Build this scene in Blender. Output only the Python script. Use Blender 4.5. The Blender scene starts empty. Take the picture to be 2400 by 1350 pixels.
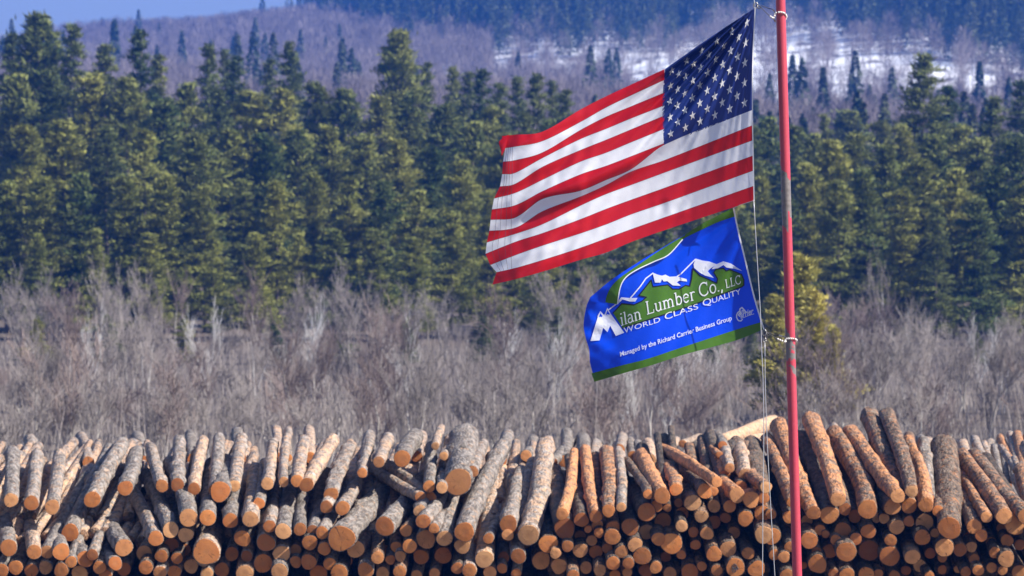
import bpy, bmesh, math, random
import numpy as np
from mathutils import Vector, Matrix

# ------------------------------------------------------------------ camera, light, exposure
F = 9115.0                       # focal length in photograph pixels (2400 wide)
CAM = Vector((0.0, 0.0, 8.0))
PITCH = -math.atan(225.0 / F)
scene = bpy.context.scene
C = scene.collection

cam_d = bpy.data.cameras.new('camera')
cam_d.sensor_width = 36.0
cam_d.lens = 36.0 * F / 2400.0
cam_d.clip_start = 0.5
cam_d.clip_end = 20000
cam_d.dof.use_dof = True
cam_d.dof.focus_distance = 38.0
cam_d.dof.aperture_fstop = 4.2
cam = bpy.data.objects.new('camera', cam_d)
C.objects.link(cam)
cam.location = CAM
cam.rotation_euler = (math.pi / 2 + PITCH, 0, 0)
scene.camera = cam

SUN_EL, SUN_AZ = math.radians(39), math.radians(109)      # azimuth from +Y towards +X
world = bpy.data.worlds.new('World')
scene.world = world
world.use_nodes = True
wn = world.node_tree
sky = wn.nodes.new('ShaderNodeTexSky')
sky.sky_type = 'NISHITA'
sky.sun_disc = False
sky.sun_elevation = SUN_EL
sky.sun_rotation = SUN_AZ
sky.air_density = 1.0
sky.dust_density = 1.0
wn.links.new(sky.outputs[0], wn.nodes['Background'].inputs[0])
wn.nodes['Background'].inputs[1].default_value = 0.065

sun_d = bpy.data.lights.new('sun', 'SUN')
sun_d.energy = 5.0
sun_d.angle = math.radians(0.5)
sun_d.color = (1.0, 0.95, 0.87)
sun = bpy.data.objects.new('sun', sun_d)
C.objects.link(sun)
sdir = Vector((math.sin(SUN_AZ) * math.cos(SUN_EL), math.cos(SUN_AZ) * math.cos(SUN_EL), math.sin(SUN_EL)))
sun.rotation_euler = sdir.to_track_quat('Z', 'Y').to_euler()
sun.location = (60, 20, 60)

scene.view_settings.view_transform = 'Standard'
scene.view_settings.look = 'None'
scene.view_settings.gamma = 1.0
scene.view_settings.exposure = 1.02
scene.cycles.use_denoising = True
scene.cycles.max_bounces = 6
scene.cycles.volume_bounces = 1
scene.cycles.transparent_max_bounces = 8

rng = random.Random(11)
nr = np.random.default_rng(5)

# ------------------------------------------------------------------ helpers
FW = Vector((0, math.cos(PITCH), math.sin(PITCH)))
UP = Vector((0, -math.sin(PITCH), math.cos(PITCH)))


def at(px, py, D):
    """world point on the plane y = D seen at photograph pixel px, py"""
    d = FW + UP * ((675.0 - py) / F)
    s = D / d.y
    return Vector((s * (px - 1200.0) / F, D, CAM.z + s * d.z))


def at_np(px, py, D):
    r = (675.0 - py) / F
    dy = FW.y + UP.y * r
    dz = FW.z + UP.z * r
    s = D / dy
    return np.stack([s * (px - 1200.0) / F, D + 0 * px, CAM.z + s * dz], axis=-1)


def to_px(p):
    v = p - CAM
    d = v.dot(FW)
    return 1200 + F * v.x / d, 675 - F * v.dot(UP) / d


def mesh_obj(name, verts, faces, mat, parent=None, smooth=False, mats=None, midx=None):
    me = bpy.data.meshes.new(name)
    me.from_pydata([tuple(v) for v in verts], [], [tuple(f) for f in faces])
    for m in (mats or [mat]):
        me.materials.append(m)
    if midx is not None:
        me.polygons.foreach_set('material_index', midx)
    if smooth:
        me.polygons.foreach_set('use_smooth', [True] * len(me.polygons))
    me.update()
    return link(name, me, parent)


def link(name, me, parent=None):
    o = bpy.data.objects.new(name, me)
    C.objects.link(o)
    if parent is not None:
        o.parent = parent
    return o


def np_mesh(name, V, Fc, mat, smooth=False):
    """fast mesh from an (n,3) vertex array and an (m,k) face array"""
    me = bpy.data.meshes.new(name)
    V = np.asarray(V, dtype=np.float32)
    Fc = np.asarray(Fc, dtype=np.int32)
    k = Fc.shape[1]
    me.vertices.add(len(V))
    me.vertices.foreach_set('co', V.ravel())
    me.loops.add(Fc.size)
    me.loops.foreach_set('vertex_index', Fc.ravel())
    me.polygons.add(len(Fc))
    me.polygons.foreach_set('loop_start', np.arange(0, Fc.size, k, dtype=np.int32))
    me.polygons.foreach_set('loop_total', np.full(len(Fc), k, dtype=np.int32))
    if smooth:
        me.polygons.foreach_set('use_smooth', np.ones(len(Fc), dtype=bool))
    me.materials.append(mat)
    me.update(calc_edges=True)
    me.validate()
    return me


def empty(name, loc=(0, 0, 0), rot=(0, 0, 0)):
    o = bpy.data.objects.new(name, None)
    C.objects.link(o)
    o.location = loc
    o.rotation_euler = rot
    o.empty_display_size = 0.2
    return o


def tag(o, label=None, cat=None, group=None, kind=None):
    if label:
        o['label'] = label
    if cat:
        o['category'] = cat
    if group:
        o['group'] = group
    if kind:
        o['kind'] = kind
    return o


def tube(pts, rad, ns=8, cap=True):
    pts = [Vector(p) for p in pts]
    n = len(pts)
    if not hasattr(rad, '__len__'):
        rad = [rad] * n
    V, Fc = [], []
    ref = Vector((0, 0, 1))
    t0 = (pts[1] - pts[0]).normalized()
    if abs(t0.dot(ref)) > 0.9:
        ref = Vector((1, 0, 0))
    a = t0.cross(ref).normalized()
    for i in range(n):
        t = (pts[min(i + 1, n - 1)] - pts[max(i - 1, 0)]).normalized()
        a = (a - t * a.dot(t)).normalized()
        b = t.cross(a)
        for j in range(ns):
            th = 2 * math.pi * j / ns
            V.append(pts[i] + (a * math.cos(th) + b * math.sin(th)) * rad[i])
    for i in range(n - 1):
        for j in range(ns):
            k = (j + 1) % ns
            Fc.append((i * ns + j, i * ns + k, (i + 1) * ns + k, (i + 1) * ns + j))
    if cap:
        Fc.append(tuple(range(ns))[::-1])
        Fc.append(tuple((n - 1) * ns + j for j in range(ns)))
    return V, Fc


def lerp_curve(pts, t):
    """point on a polyline, t in 0..1 by length (Catmull-Rom smoothed)"""
    P = [np.array(p, float) for p in pts]
    L = [0.0]
    for i in range(1, len(P)):
        L.append(L[-1] + np.linalg.norm(P[i] - P[i - 1]))
    s = t * L[-1]
    i = 0
    while i < len(P) - 2 and s > L[i + 1]:
        i += 1
    u = (s - L[i]) / max(1e-9, L[i + 1] - L[i])
    p0 = P[i - 1] if i > 0 else 2 * P[i] - P[i + 1]
    p3 = P[i + 2] if i + 2 < len(P) else 2 * P[i + 1] - P[i]
    p1, p2 = P[i], P[i + 1]
    return 0.5 * ((2 * p1) + (-p0 + p2) * u + (2 * p0 - 5 * p1 + 4 * p2 - p3) * u * u + (-p0 + 3 * p1 - 3 * p2 + p3) * u ** 3)


def nth(i):
    w = ['first', 'second', 'third', 'fourth', 'fifth', 'sixth', 'seventh', 'eighth', 'ninth', 'tenth', 'eleventh', 'twelfth',
         'thirteenth', 'fourteenth', 'fifteenth', 'sixteenth', 'seventeenth', 'eighteenth', 'nineteenth', 'twentieth']
    tens = {20: 'twenty', 30: 'thirty', 40: 'forty', 50: 'fifty'}
    if i < 20:
        return w[i]
    n = i + 1
    if n % 10 == 0:
        return {30: 'thirtieth', 40: 'fortieth', 50: 'fiftieth'}.get(n, str(n) + 'th')
    return tens[n // 10 * 10] + '-' + w[n % 10 - 1]


# ------------------------------------------------------------------ materials
def new_mat(name):
    m = bpy.data.materials.new(name)
    m.use_nodes = True
    nt = m.node_tree
    return m, nt, nt.nodes['Principled BSDF'], nt.nodes['Material Output']


def nd(nt, typ, **kw):
    n = nt.nodes.new(typ)
    for k, v in kw.items():
        setattr(n, k, v)
    return n


def ramp(nt, fac, stops):
    n = nt.nodes.new('ShaderNodeValToRGB')
    e = n.color_ramp.elements
    while len(e) < len(stops):
        e.new(0.5)
    for i, (p, c) in enumerate(stops):
        e[i].position = p
        e[i].color = (c[0], c[1], c[2], 1)
    nt.links.new(fac, n.inputs[0])
    return n.outputs[0]


def noise(nt, vec, scale, detail=3, rough=0.55, dist=0.0, out='Fac'):
    n = nt.nodes.new('ShaderNodeTexNoise')
    n.inputs['Scale'].default_value = scale
    n.inputs['Detail'].default_value = detail
    n.inputs['Roughness'].default_value = rough
    n.inputs['Distortion'].default_value = dist
    if vec is not None:
        nt.links.new(vec, n.inputs['Vector'])
    return n.outputs[out]


def mixc(nt, fac, a, b, mode='MIX'):
    n = nt.nodes.new('ShaderNodeMix')
    n.data_type = 'RGBA'
    n.blend_type = mode
    for sock, v in ((n.inputs[0], fac), (n.inputs[6], a), (n.inputs[7], b)):
        if isinstance(v, (int, float)):
            sock.default_value = v
        elif isinstance(v, tuple):
            sock.default_value = (v[0], v[1], v[2], 1)
        else:
            nt.links.new(v, sock)
    return n.outputs[2]


def math_n(nt, op, a, b=None, clamp=False):
    n = nt.nodes.new('ShaderNodeMath')
    n.operation = op
    n.use_clamp = clamp
    for s, v in ((n.inputs[0], a), (n.inputs[1], b)):
        if v is None:
            continue
        if isinstance(v, (int, float)):
            s.default_value = v
        else:
            nt.links.new(v, s)
    return n.outputs[0]


def bump(nt, p, h, strength, dist):
    b = nt.nodes.new('ShaderNodeBump')
    b.inputs['Strength'].default_value = strength
    b.inputs['Distance'].default_value = dist
    nt.links.new(h, b.inputs['Height'])
    nt.links.new(b.outputs[0], p.inputs['Normal'])


def obj_coord(nt, scale=(1, 1, 1), rnd=False):
    t = nt.nodes.new('ShaderNodeTexCoord')
    mp = nt.nodes.new('ShaderNodeMapping')
    mp.inputs['Scale'].default_value = scale
    nt.links.new(t.outputs['Object'], mp.inputs['Vector'])
    if rnd:
        oi = nt.nodes.new('ShaderNodeObjectInfo')
        mul = math_n(nt, 'MULTIPLY', oi.outputs['Random'], 97.0)
        cx = nt.nodes.new('ShaderNodeCombineXYZ')
        nt.links.new(mul, cx.inputs[0])
        nt.links.new(mul, cx.inputs[2])
        nt.links.new(cx.outputs[0], mp.inputs['Location'])
    return mp.outputs[0]


def map_range(nt, v, a, b, c=0.0, d=1.0):
    n = nt.nodes.new('ShaderNodeMapRange')
    n.inputs[1].default_value = a
    n.inputs[2].default_value = b
    n.inputs[3].default_value = c
    n.inputs[4].default_value = d
    nt.links.new(v, n.inputs[0])
    return n.outputs[0]


def cloth_mat(name, col, trans=0.35, rough=0.29, var=0.08):
    m, nt, p, out = new_mat(name)
    v = obj_coord(nt)
    n1 = noise(nt, v, 3.0, 3)
    c = mixc(nt, n1, tuple(x * (1 - var) for x in col), tuple(min(1, x * (1 + var)) for x in col))
    nt.links.new(c, p.inputs['Base Color'])
    p.inputs['Roughness'].default_value = rough
    p.inputs['Specular IOR Level'].default_value = 0.45
    weave = noise(nt, v, 60.0, 2)
    crease = noise(nt, v, 9.0, 2, 0.5, 1.2)
    h = math_n(nt, 'ADD', math_n(nt, 'MULTIPLY', weave, 0.10), crease)
    bump(nt, p, h, 0.22, 0.012)
    tr = nd(nt, 'ShaderNodeBsdfTranslucent')
    nt.links.new(c, tr.inputs[0])
    mx = nd(nt, 'ShaderNodeMixShader')
    mx.inputs[0].default_value = trans
    nt.links.new(p.outputs[0], mx.inputs[1])
    nt.links.new(tr.outputs[0], mx.inputs[2])
    nt.links.new(mx.outputs[0], out.inputs['Surface'])
    return m


def plain_mat(name, col, rough=0.6, metal=0.0, var=0.15, scale=8.0):
    m, nt, p, out = new_mat(name)
    v = obj_coord(nt)
    n1 = noise(nt, v, scale, 4)
    c = mixc(nt, n1, tuple(x * (1 - var) for x in col), tuple(min(1, x * (1 + var)) for x in col))
    nt.links.new(c, p.inputs['Base Color'])
    p.inputs['Roughness'].default_value = rough
    p.inputs['Metallic'].default_value = metal
    return m


M_RED = cloth_mat('flag_red_nylon', (0.60, 0.010, 0.020), 0.36)
M_WHITE = cloth_mat('flag_white_nylon', (0.80, 0.80, 0.84), 0.32, var=0.04)
M_NAVY = cloth_mat('flag_navy_nylon', (0.016, 0.036, 0.20), 0.20)
M_STAR = cloth_mat('flag_star_thread', (0.78, 0.78, 0.80), 0.25, 0.6, 0.03)
M_BLUE = cloth_mat('banner_blue_polyester', (0.001, 0.065, 0.78), 0.26)
M_GREEN = cloth_mat('banner_green_polyester', (0.085, 0.22, 0.022), 0.34)
M_PRINT = cloth_mat('banner_white_print', (0.78, 0.80, 0.86), 0.25, 0.5, 0.02)
M_BLACK = cloth_mat('banner_black_print', (0.006, 0.006, 0.018), 0.05)
M_THREAD = plain_mat('stitch_thread', (0.10, 0.07, 0.10), 0.8)
M_WEB = cloth_mat('header_webbing', (0.75, 0.75, 0.76), 0.15, 0.7, 0.05)
M_CABLE = plain_mat('halyard_cable', (0.52, 0.52, 0.53), 0.4, 0.3)
M_DARKCORD = plain_mat('dark_cord', (0.05, 0.045, 0.045), 0.6)
M_STEEL = plain_mat('steel_clip', (0.35, 0.34, 0.33), 0.35, 0.9)
M_BEAD = plain_mat('bead_plastic', (0.74, 0.68, 0.62), 0.35)
M_TRUNK = plain_mat('conifer_trunk_bark', (0.16, 0.13, 0.11), 0.9)


def make_pole_mat():
    m, nt, p, out = new_mat('pole_red_paint')
    t = nd(nt, 'ShaderNodeTexCoord')
    v = t.outputs['Object']
    sp = nd(nt, 'ShaderNodeSeparateXYZ')
    nt.links.new(v, sp.inputs[0])
    z = sp.outputs[2]
    lean = (1819.5 - 1868.5) / 1680.0
    x = math_n(nt, 'SUBTRACT', sp.outputs[0], math_n(nt, 'MULTIPLY', z, lean))
    ns = noise(nt, v, 9.0, 4, 0.6)
    ns2 = noise(nt, v, 26.0, 3, 0.6)
    zz = math_n(nt, 'ADD', z, math_n(nt, 'MULTIPLY', math_n(nt, 'SUBTRACT', ns, 0.5), 0.22))
    zz = math_n(nt, 'ADD', zz, math_n(nt, 'MULTIPLY', x, 1.6))

    def band(a, b):
        return math_n(nt, 'MULTIPLY', math_n(nt, 'GREATER_THAN', zz, a), math_n(nt, 'LESS_THAN', zz, b))
    zt = lambda py: at(1840, py, 38).z
    w = band(zt(492), zt(412))
    w = math_n(nt, 'MAXIMUM', w, band(zt(868), zt(792)))
    left = math_n(nt, 'MULTIPLY', band(zt(550), zt(480)), math_n(nt, 'LESS_THAN', x, -0.004))
    w = math_n(nt, 'MAXIMUM', w, left)
    chips = math_n(nt, 'GREATER_THAN', noise(nt, v, 14.0, 4, 0.7), 0.70)
    w = math_n(nt, 'MAXIMUM', w, chips)
    redpatch = math_n(nt, 'GREATER_THAN', noise(nt, v, 11.0, 3), 0.62)
    w = math_n(nt, 'MULTIPLY', w, math_n(nt, 'SUBTRACT', 1.0, redpatch))
    red = mixc(nt, ns2, (0.42, 0.034, 0.056), (0.52, 0.055, 0.082))
    grey = mixc(nt, ns2, (0.07, 0.056, 0.050), (0.27, 0.235, 0.22))
    nt.links.new(mixc(nt, w, red, grey), p.inputs['Base Color'])
    p.inputs['Roughness'].default_value = 0.42
    p.inputs['Coat Weight'].default_value = 0.3
    p.inputs['Coat Roughness'].default_value = 0.25
    bump(nt, p, math_n(nt, 'ADD', math_n(nt, 'MULTIPLY', w, -1.0), math_n(nt, 'MULTIPLY', ns2, 0.3)), 0.4, 0.002)
    return m


M_POLE = make_pole_mat()


def make_bark(name, dark, grey, warm, warm_at):
    m, nt, p, out = new_mat(name)
    v = obj_coord(nt, (1, 0.35, 1), True)
    v2 = obj_coord(nt, (1, 1, 1), True)
    big = noise(nt, v2, 6.5, 5, 0.7, 0.5)
    fine = noise(nt, v, 13.0, 7, 0.72, 0.5)
    vor = nd(nt, 'ShaderNodeTexVoronoi')
    vor.inputs['Scale'].default_value = 26.0
    nt.links.new(v, vor.inputs['Vector'])
    c = mixc(nt, ramp(nt, fine, [(0.40, (0, 0, 0)), (0.66, (1, 1, 1))]), dark, grey)
    oi = nd(nt, 'ShaderNodeObjectInfo')
    shift = math_n(nt, 'MULTIPLY', math_n(nt, 'SUBTRACT', oi.outputs['Random'], 0.5), 0.22)
    wm = math_n(nt, 'MULTIPLY', map_range(nt, math_n(nt, 'ADD', big, shift), warm_at, warm_at + 0.14), map_range(nt, fine, 0.36, 0.56, 0.25, 1.0))
    spots = map_range(nt, noise(nt, v2, 13.0, 3, 0.6), 0.60, 0.66)
    wm = math_n(nt, 'MAXIMUM', wm, math_n(nt, 'MULTIPLY', spots, 0.8))
    c = mixc(nt, wm, c, mixc(nt, fine, tuple(k * 0.6 for k in warm), tuple(k * 1.35 for k in warm)))
    val = math_n(nt, 'ADD', 0.75, math_n(nt, 'MULTIPLY', oi.outputs['Random'], 0.5))
    hs = nd(nt, 'ShaderNodeHueSaturation')
    nt.links.new(val, hs.inputs['Value'])
    nt.links.new(c, hs.inputs['Color'])
    nt.links.new(hs.outputs[0], p.inputs['Base Color'])
    p.inputs['Roughness'].default_value = 0.82
    p.inputs['Specular IOR Level'].default_value = 0.25
    h = math_n(nt, 'ADD', math_n(nt, 'MULTIPLY', fine, 0.8), math_n(nt, 'MULTIPLY', vor.outputs[0], 0.5))
    bump(nt, p, h, 1.0, 0.035)
    return m


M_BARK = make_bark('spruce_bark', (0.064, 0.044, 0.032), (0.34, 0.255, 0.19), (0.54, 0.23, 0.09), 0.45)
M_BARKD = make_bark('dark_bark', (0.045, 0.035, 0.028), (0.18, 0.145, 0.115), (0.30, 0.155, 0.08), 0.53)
M_BARKP = make_bark('pale_aspen_bark', (0.11, 0.092, 0.078), (0.42, 0.37, 0.33), (0.48, 0.29, 0.17), 0.52)
M_PEELED = make_bark('peeled_bark', (0.15, 0.11, 0.08), (0.55, 0.46, 0.37), (0.52, 0.31, 0.17), 0.47)


def make_wood():
    m, nt, p, out = new_mat('sawn_wood')
    t = nd(nt, 'ShaderNodeTexCoord')
    v = t.outputs['Object']
    oi = nd(nt, 'ShaderNodeObjectInfo')
    sp = nd(nt, 'ShaderNodeSeparateXYZ')
    nt.links.new(v, sp.inputs[0])
    cx = nd(nt, 'ShaderNodeCombineXYZ')
    nt.links.new(sp.outputs[0], cx.inputs[0])
    nt.links.new(sp.outputs[2], cx.inputs[2])
    ln = nd(nt, 'ShaderNodeVectorMath', operation='LENGTH')
    nt.links.new(cx.outputs[0], ln.inputs[0])
    r = ln.outputs['Value']
    va = nd(nt, 'ShaderNodeVectorMath', operation='ADD')
    nt.links.new(v, va.inputs[0])
    sc = nd(nt, 'ShaderNodeCombineXYZ')
    nt.links.new(math_n(nt, 'MULTIPLY', oi.outputs['Random'], 53.0), sc.inputs[1])
    nt.links.new(sc.outputs[0], va.inputs[1])
    w = noise(nt, va.outputs[0], 7.0, 3)
    rr = math_n(nt, 'ADD', r, math_n(nt, 'MULTIPLY', w, 0.03))
    ring = math_n(nt, 'SINE', math_n(nt, 'MULTIPLY', rr, 420.0))
    big = noise(nt, va.outputs[0], 4.5, 4, 0.6)
    c = mixc(nt, map_range(nt, big, 0.3, 0.7), (0.56, 0.170, 0.034), (0.70, 0.265, 0.070))
    tone = nd(nt, 'ShaderNodeMath', operation='FRACT')
    nt.links.new(math_n(nt, 'MULTIPLY', oi.outputs['Random'], 7.31), tone.inputs[0])
    c = mixc(nt, map_range(nt, tone.outputs[0], 0.60, 1.0, 0.0, 0.7), c, (0.70, 0.42, 0.20))
    c = mixc(nt, map_range(nt, tone.outputs[0], 0.40, 0.0, 0.0, 0.85), c, (0.36, 0.105, 0.022))
    c = mixc(nt, map_range(nt, ring, -1, 1, 0.0, 0.30), c, (0.30, 0.11, 0.035))
    at2 = math_n(nt, 'ARCTAN2', sp.outputs[2], sp.outputs[0])
    spoke = nd(nt, 'ShaderNodeCombineXYZ')
    nt.links.new(math_n(nt, 'MULTIPLY', at2, 2.2), spoke.inputs[0])
    nt.links.new(math_n(nt, 'MULTIPLY', r, 3.0), spoke.inputs[1])
    nt.links.new(math_n(nt, 'MULTIPLY', oi.outputs['Random'], 91.0), spoke.inputs[2])
    crk = noise(nt, spoke.outputs[0], 2.4, 2, 0.5)
    c = mixc(nt, map_range(nt, crk, 0.66, 0.70, 0.0, 0.8), c, (0.10, 0.04, 0.015))
    heart = map_range(nt, math_n(nt, 'ADD', r, math_n(nt, 'MULTIPLY', w, 0.04)), 0.015, 0.085, 0.55, 0.0)
    c = mixc(nt, heart, c, (0.38, 0.16, 0.06))
    st = map_range(nt, noise(nt, va.outputs[0], 12.0, 4, 0.7), 0.60, 0.72, 0.0, 0.55)
    c = mixc(nt, st, c, (0.26, 0.11, 0.045))
    val = math_n(nt, 'ADD', 0.66, math_n(nt, 'MULTIPLY', oi.outputs['Random'], 0.55))
    hs = nd(nt, 'ShaderNodeHueSaturation')
    nt.links.new(val, hs.inputs['Value'])
    nt.links.new(c, hs.inputs['Color'])
    nt.links.new(hs.outputs[0], p.inputs['Base Color'])
    p.inputs['Roughness'].default_value = 0.75
    bump(nt, p, math_n(nt, 'ADD', math_n(nt, 'MULTIPLY', ring, 0.1), noise(nt, va.outputs[0], 40.0, 3)), 0.4, 0.006)
    return m


M_WOOD = make_wood()


def make_leaf(name, a, b, rnd=0.35, trans=0.18):
    m, nt, p, out = new_mat(name)
    g = nd(nt, 'ShaderNodeNewGeometry')
    oi = nd(nt, 'ShaderNodeObjectInfo')
    big = noise(nt, g.outputs['Position'], 0.55, 3)
    f = math_n(nt, 'ADD', math_n(nt, 'MULTIPLY', big, 0.9), math_n(nt, 'MULTIPLY', math_n(nt, 'SUBTRACT', oi.outputs['Random'], 0.5), rnd * 2))
    f = math_n(nt, 'ADD', f, math_n(nt, 'MULTIPLY', math_n(nt, 'SUBTRACT', g.outputs['Random Per Island'], 0.5), 0.40), True)
    c = mixc(nt, f, a, b)
    nt.links.new(c, p.inputs['Base Color'])
    p.inputs['Roughness'].default_value = 0.65
    p.inputs['Specular IOR Level'].default_value = 0.3
    tr = nd(nt, 'ShaderNodeBsdfTranslucent')
    nt.links.new(c, tr.inputs[0])
    mx = nd(nt, 'ShaderNodeMixShader')
    mx.inputs[0].default_value = trans
    nt.links.new(p.outputs[0], mx.inputs[1])
    nt.links.new(tr.outputs[0], mx.inputs[2])
    nt.links.new(mx.outputs[0], out.inputs['Surface'])
    return m


M_NEEDLE = make_leaf('pine_needles', (0.066, 0.104, 0.022), (0.320, 0.310, 0.060))
M_NEEDLE_Y = make_leaf('yellow_pine_needles', (0.24, 0.23, 0.045), (0.50, 0.42, 0.09))
M_NEEDLE_D = make_leaf('spruce_needles', (0.042, 0.076, 0.022), (0.225, 0.240, 0.055))
M_NEEDLE_FAR = make_leaf('far_spruce_needles', (0.030, 0.055, 0.026), (0.120, 0.130, 0.050))
M_TWIG = make_leaf('bare_twigs_grey', (0.155, 0.132, 0.118), (0.37, 0.325, 0.295), 0.35, 0.0)
M_TWIG_R = make_leaf('bare_twigs_reddish', (0.15, 0.112, 0.098), (0.31, 0.240, 0.210), 0.35, 0.0)
M_TWIG_W = make_leaf('birch_bark', (0.50, 0.48, 0.46), (0.72, 0.70, 0.67), 0.2, 0.0)
M_TWIG_T = make_leaf('bare_trunks_pale', (0.30, 0.27, 0.24), (0.56, 0.52, 0.47), 0.35, 0.0)
M_TWIG_FAR = make_leaf('far_bare_twigs', (0.13, 0.105, 0.10), (0.27, 0.225, 0.21), 0.35, 0.0)


def make_ground(name, hill):
    m, nt, p, out = new_mat(name)
    g = nd(nt, 'ShaderNodeNewGeometry')
    v = g.outputs['Position']
    n1 = noise(nt, v, 0.35, 5, 0.6)
    n2 = noise(nt, v, 3.0, 4, 0.6)
    c = mixc(nt, n1, (0.085, 0.066, 0.052), (0.16, 0.125, 0.098))
    c = mixc(nt, map_range(nt, n2, 0.4, 0.7), c, (0.10, 0.075, 0.055))
    if hill:
        sp = nd(nt, 'ShaderNodeSeparateXYZ')
        nt.links.new(v, sp.inputs[0])
        mp = nd(nt, 'ShaderNodeMapping')
        mp.inputs['Scale'].default_value = (1.0, 0.45, 1.0)
        nt.links.new(v, mp.inputs['Vector'])
        s = noise(nt, mp.outputs[0], 0.15, 6, 0.75)
        zone = math_n(nt, 'MULTIPLY', map_range(nt, sp.outputs[1], 500, 600), map_range(nt, sp.outputs[1], 1150, 980))
        s = math_n(nt, 'ADD', s, math_n(nt, 'MULTIPLY', math_n(nt, 'SUBTRACT', zone, 1.0), 0.5))
        c = mixc(nt, map_range(nt, s, 0.40, 0.47), c, (0.82, 0.83, 0.85))
    nt.links.new(c, p.inputs['Base Color'])
    p.inputs['Roughness'].default_value = 0.9
    bump(nt, p, n2, 0.5, 0.15)
    return m


M_GROUND = make_ground('yard_dirt', False)
M_HILL = make_ground('hillside_leaf_litter_and_snow', True)

# ------------------------------------------------------------------ ground and hill
me = np_mesh('ground', [(-4000, -400, 0), (4000, -400, 0), (4000, 9000, 0), (-4000, 9000, 0)], [(0, 1, 2, 3)], M_GROUND)
tag(link('ground', me), kind='structure')

_D = np.array([180, 300, 450, 600, 750, 900, 1050, 1200, 1300, 1600, 2000, 2600], float)
_R = np.array([-0.6, 2.5, 9, 18, 31, 49, 74, 106, 128, 178, 175, 120], float)
_L = np.array([-0.6, 3.0, 9, 17, 26, 36, 44, 51, 54, 36, 10, -2], float)
_ph = nr.uniform(0, 6.28, (6, 2))


def hill_z(x, y):
    x = np.asarray(x, float)
    y = np.asarray(y, float)
    q = 1200 + x / np.maximum(y, 50) * F
    t = np.clip((q - 300) / 1700.0, -0.25, 1.25)
    t = np.where(t > 0, np.where(t < 1, np.clip(t, 0, 1) ** 1.55, 1 + (t - 1) * 0.4), t * 0.5)
    zr = np.interp(y, _D, _R)
    zl = np.interp(y, _D, _L)
    z = zl + (zr - zl) * t
    w = np.clip((y - 300) / 500.0, 0, 1)
    nz = (np.sin(x / 21 + _ph[0, 0]) * np.sin(y / 47 + _ph[0, 1]) * 1.6 + np.sin(x / 43 + y / 90 + _ph[1, 0]) * 2.2
          + np.sin(x / 9 + _ph[2, 0]) * np.sin(y / 23 + _ph[2, 1]) * 0.7)
    return z + nz * w


xs = np.concatenate([np.linspace(-1600, -320, 24), np.linspace(-300, 300, 121), np.linspace(320, 1600, 24)])
ys = np.concatenate([np.linspace(180, 1400, 160), np.linspace(1420, 2600, 40)])
X, Y = np.meshgrid(xs, ys)
V = np.stack([X, Y, hill_z(X, Y)], -1).reshape(-1, 3)
nx, ny = len(xs), len(ys)
I = (np.arange(ny - 1)[:, None] * nx + np.arange(nx - 1)[None]).ravel()
tag(link('hillside', np_mesh('hillside', V, np.stack([I, I + 1, I + nx + 1, I + nx], 1), M_HILL, True)), kind='structure')


# ------------------------------------------------------------------ tree prototypes
def conifer_crown(seed, H, R, n_br, tufts, tuft, kind):
    """crown of a conifer of height H, base radius R; returns quads as V, F"""
    r = np.random.default_rng(seed)
    P, A, B = [], [], []
    for i in range(n_br):
        h = 0.10 + 0.90 * (i + r.uniform(0, 1)) / n_br
        if kind == 'spruce':
            prof = (1 - h) ** 0.85 * (0.75 + 0.5 * r.random())
            rise = -0.15 + 0.55 * h
        else:
            prof = (min(1.0, (1.04 - h) * 1.45) ** 0.85) * (0.45 + 0.75 * r.random()) * (0.7 + 0.3 * math.sin(h * 9 + seed))
            rise = 0.05 + 0.45 * h
        L = R * prof + 0.10
        az = r.uniform(0, 2 * math.pi)
        d = np.array([math.cos(az), math.sin(az), rise])
        d /= np.linalg.norm(d)
        side = np.array([-math.sin(az), math.cos(az), 0])
        base = np.array([0, 0, h * H])
        nc = max(2, int(round(1.5 + 3.2 * L / R)))
        tc = np.linspace(0.42 if nc > 2 else .6, 1.0, nc) + r.normal(0, .05, nc)
        cc = base[None] + d[None] * (L * tc)[:, None] + side[None] * (r.normal(0, 0.20, nc) * L * tc)[:, None]
        cc[:, 2] += -(0.14 if kind == 'spruce' else 0.02) * L * tc ** 2 + r.normal(0, .06, nc)
        m = int(tufts * 2.1)
        n = nc
        cr = (0.20 + 0.24 * L / R) * tuft / .28 * r.uniform(.7, 1.2, nc)
        g = r.normal(0, 1, (n * m, 3)) * np.array([1, 1, .34])
        p = np.repeat(cc, m, 0) + g * (np.repeat(cr, m) * .78)[:, None]
        fwd = d[None] + r.normal(0, 0.50, (n * m, 3)) + np.array([0, 0, 0.20])
        fwd /= np.linalg.norm(fwd, axis=1)[:, None]
        sd = np.cross(fwd, r.normal(0, 1, (n * m, 3)) + np.array([0, 0, 1.2]))
        sd /= np.linalg.norm(sd, axis=1)[:, None] + 1e-9
        s = tuft * r.uniform(0.7, 1.6, n * m)
        P.append(p)
        A.append(fwd * s[:, None])
        B.append(sd * (s * r.uniform(0.07, 0.17, n * m))[:, None])
    P, A, B = np.concatenate(P), np.concatenate(A), np.concatenate(B)
    n = len(P)
    V = np.stack([P - A * 0.4, P + B, P + A * 0.6, P - B], 1).reshape(-1, 3)
    Fc = np.arange(n * 4).reshape(-1, 4)
    return V, Fc


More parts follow.
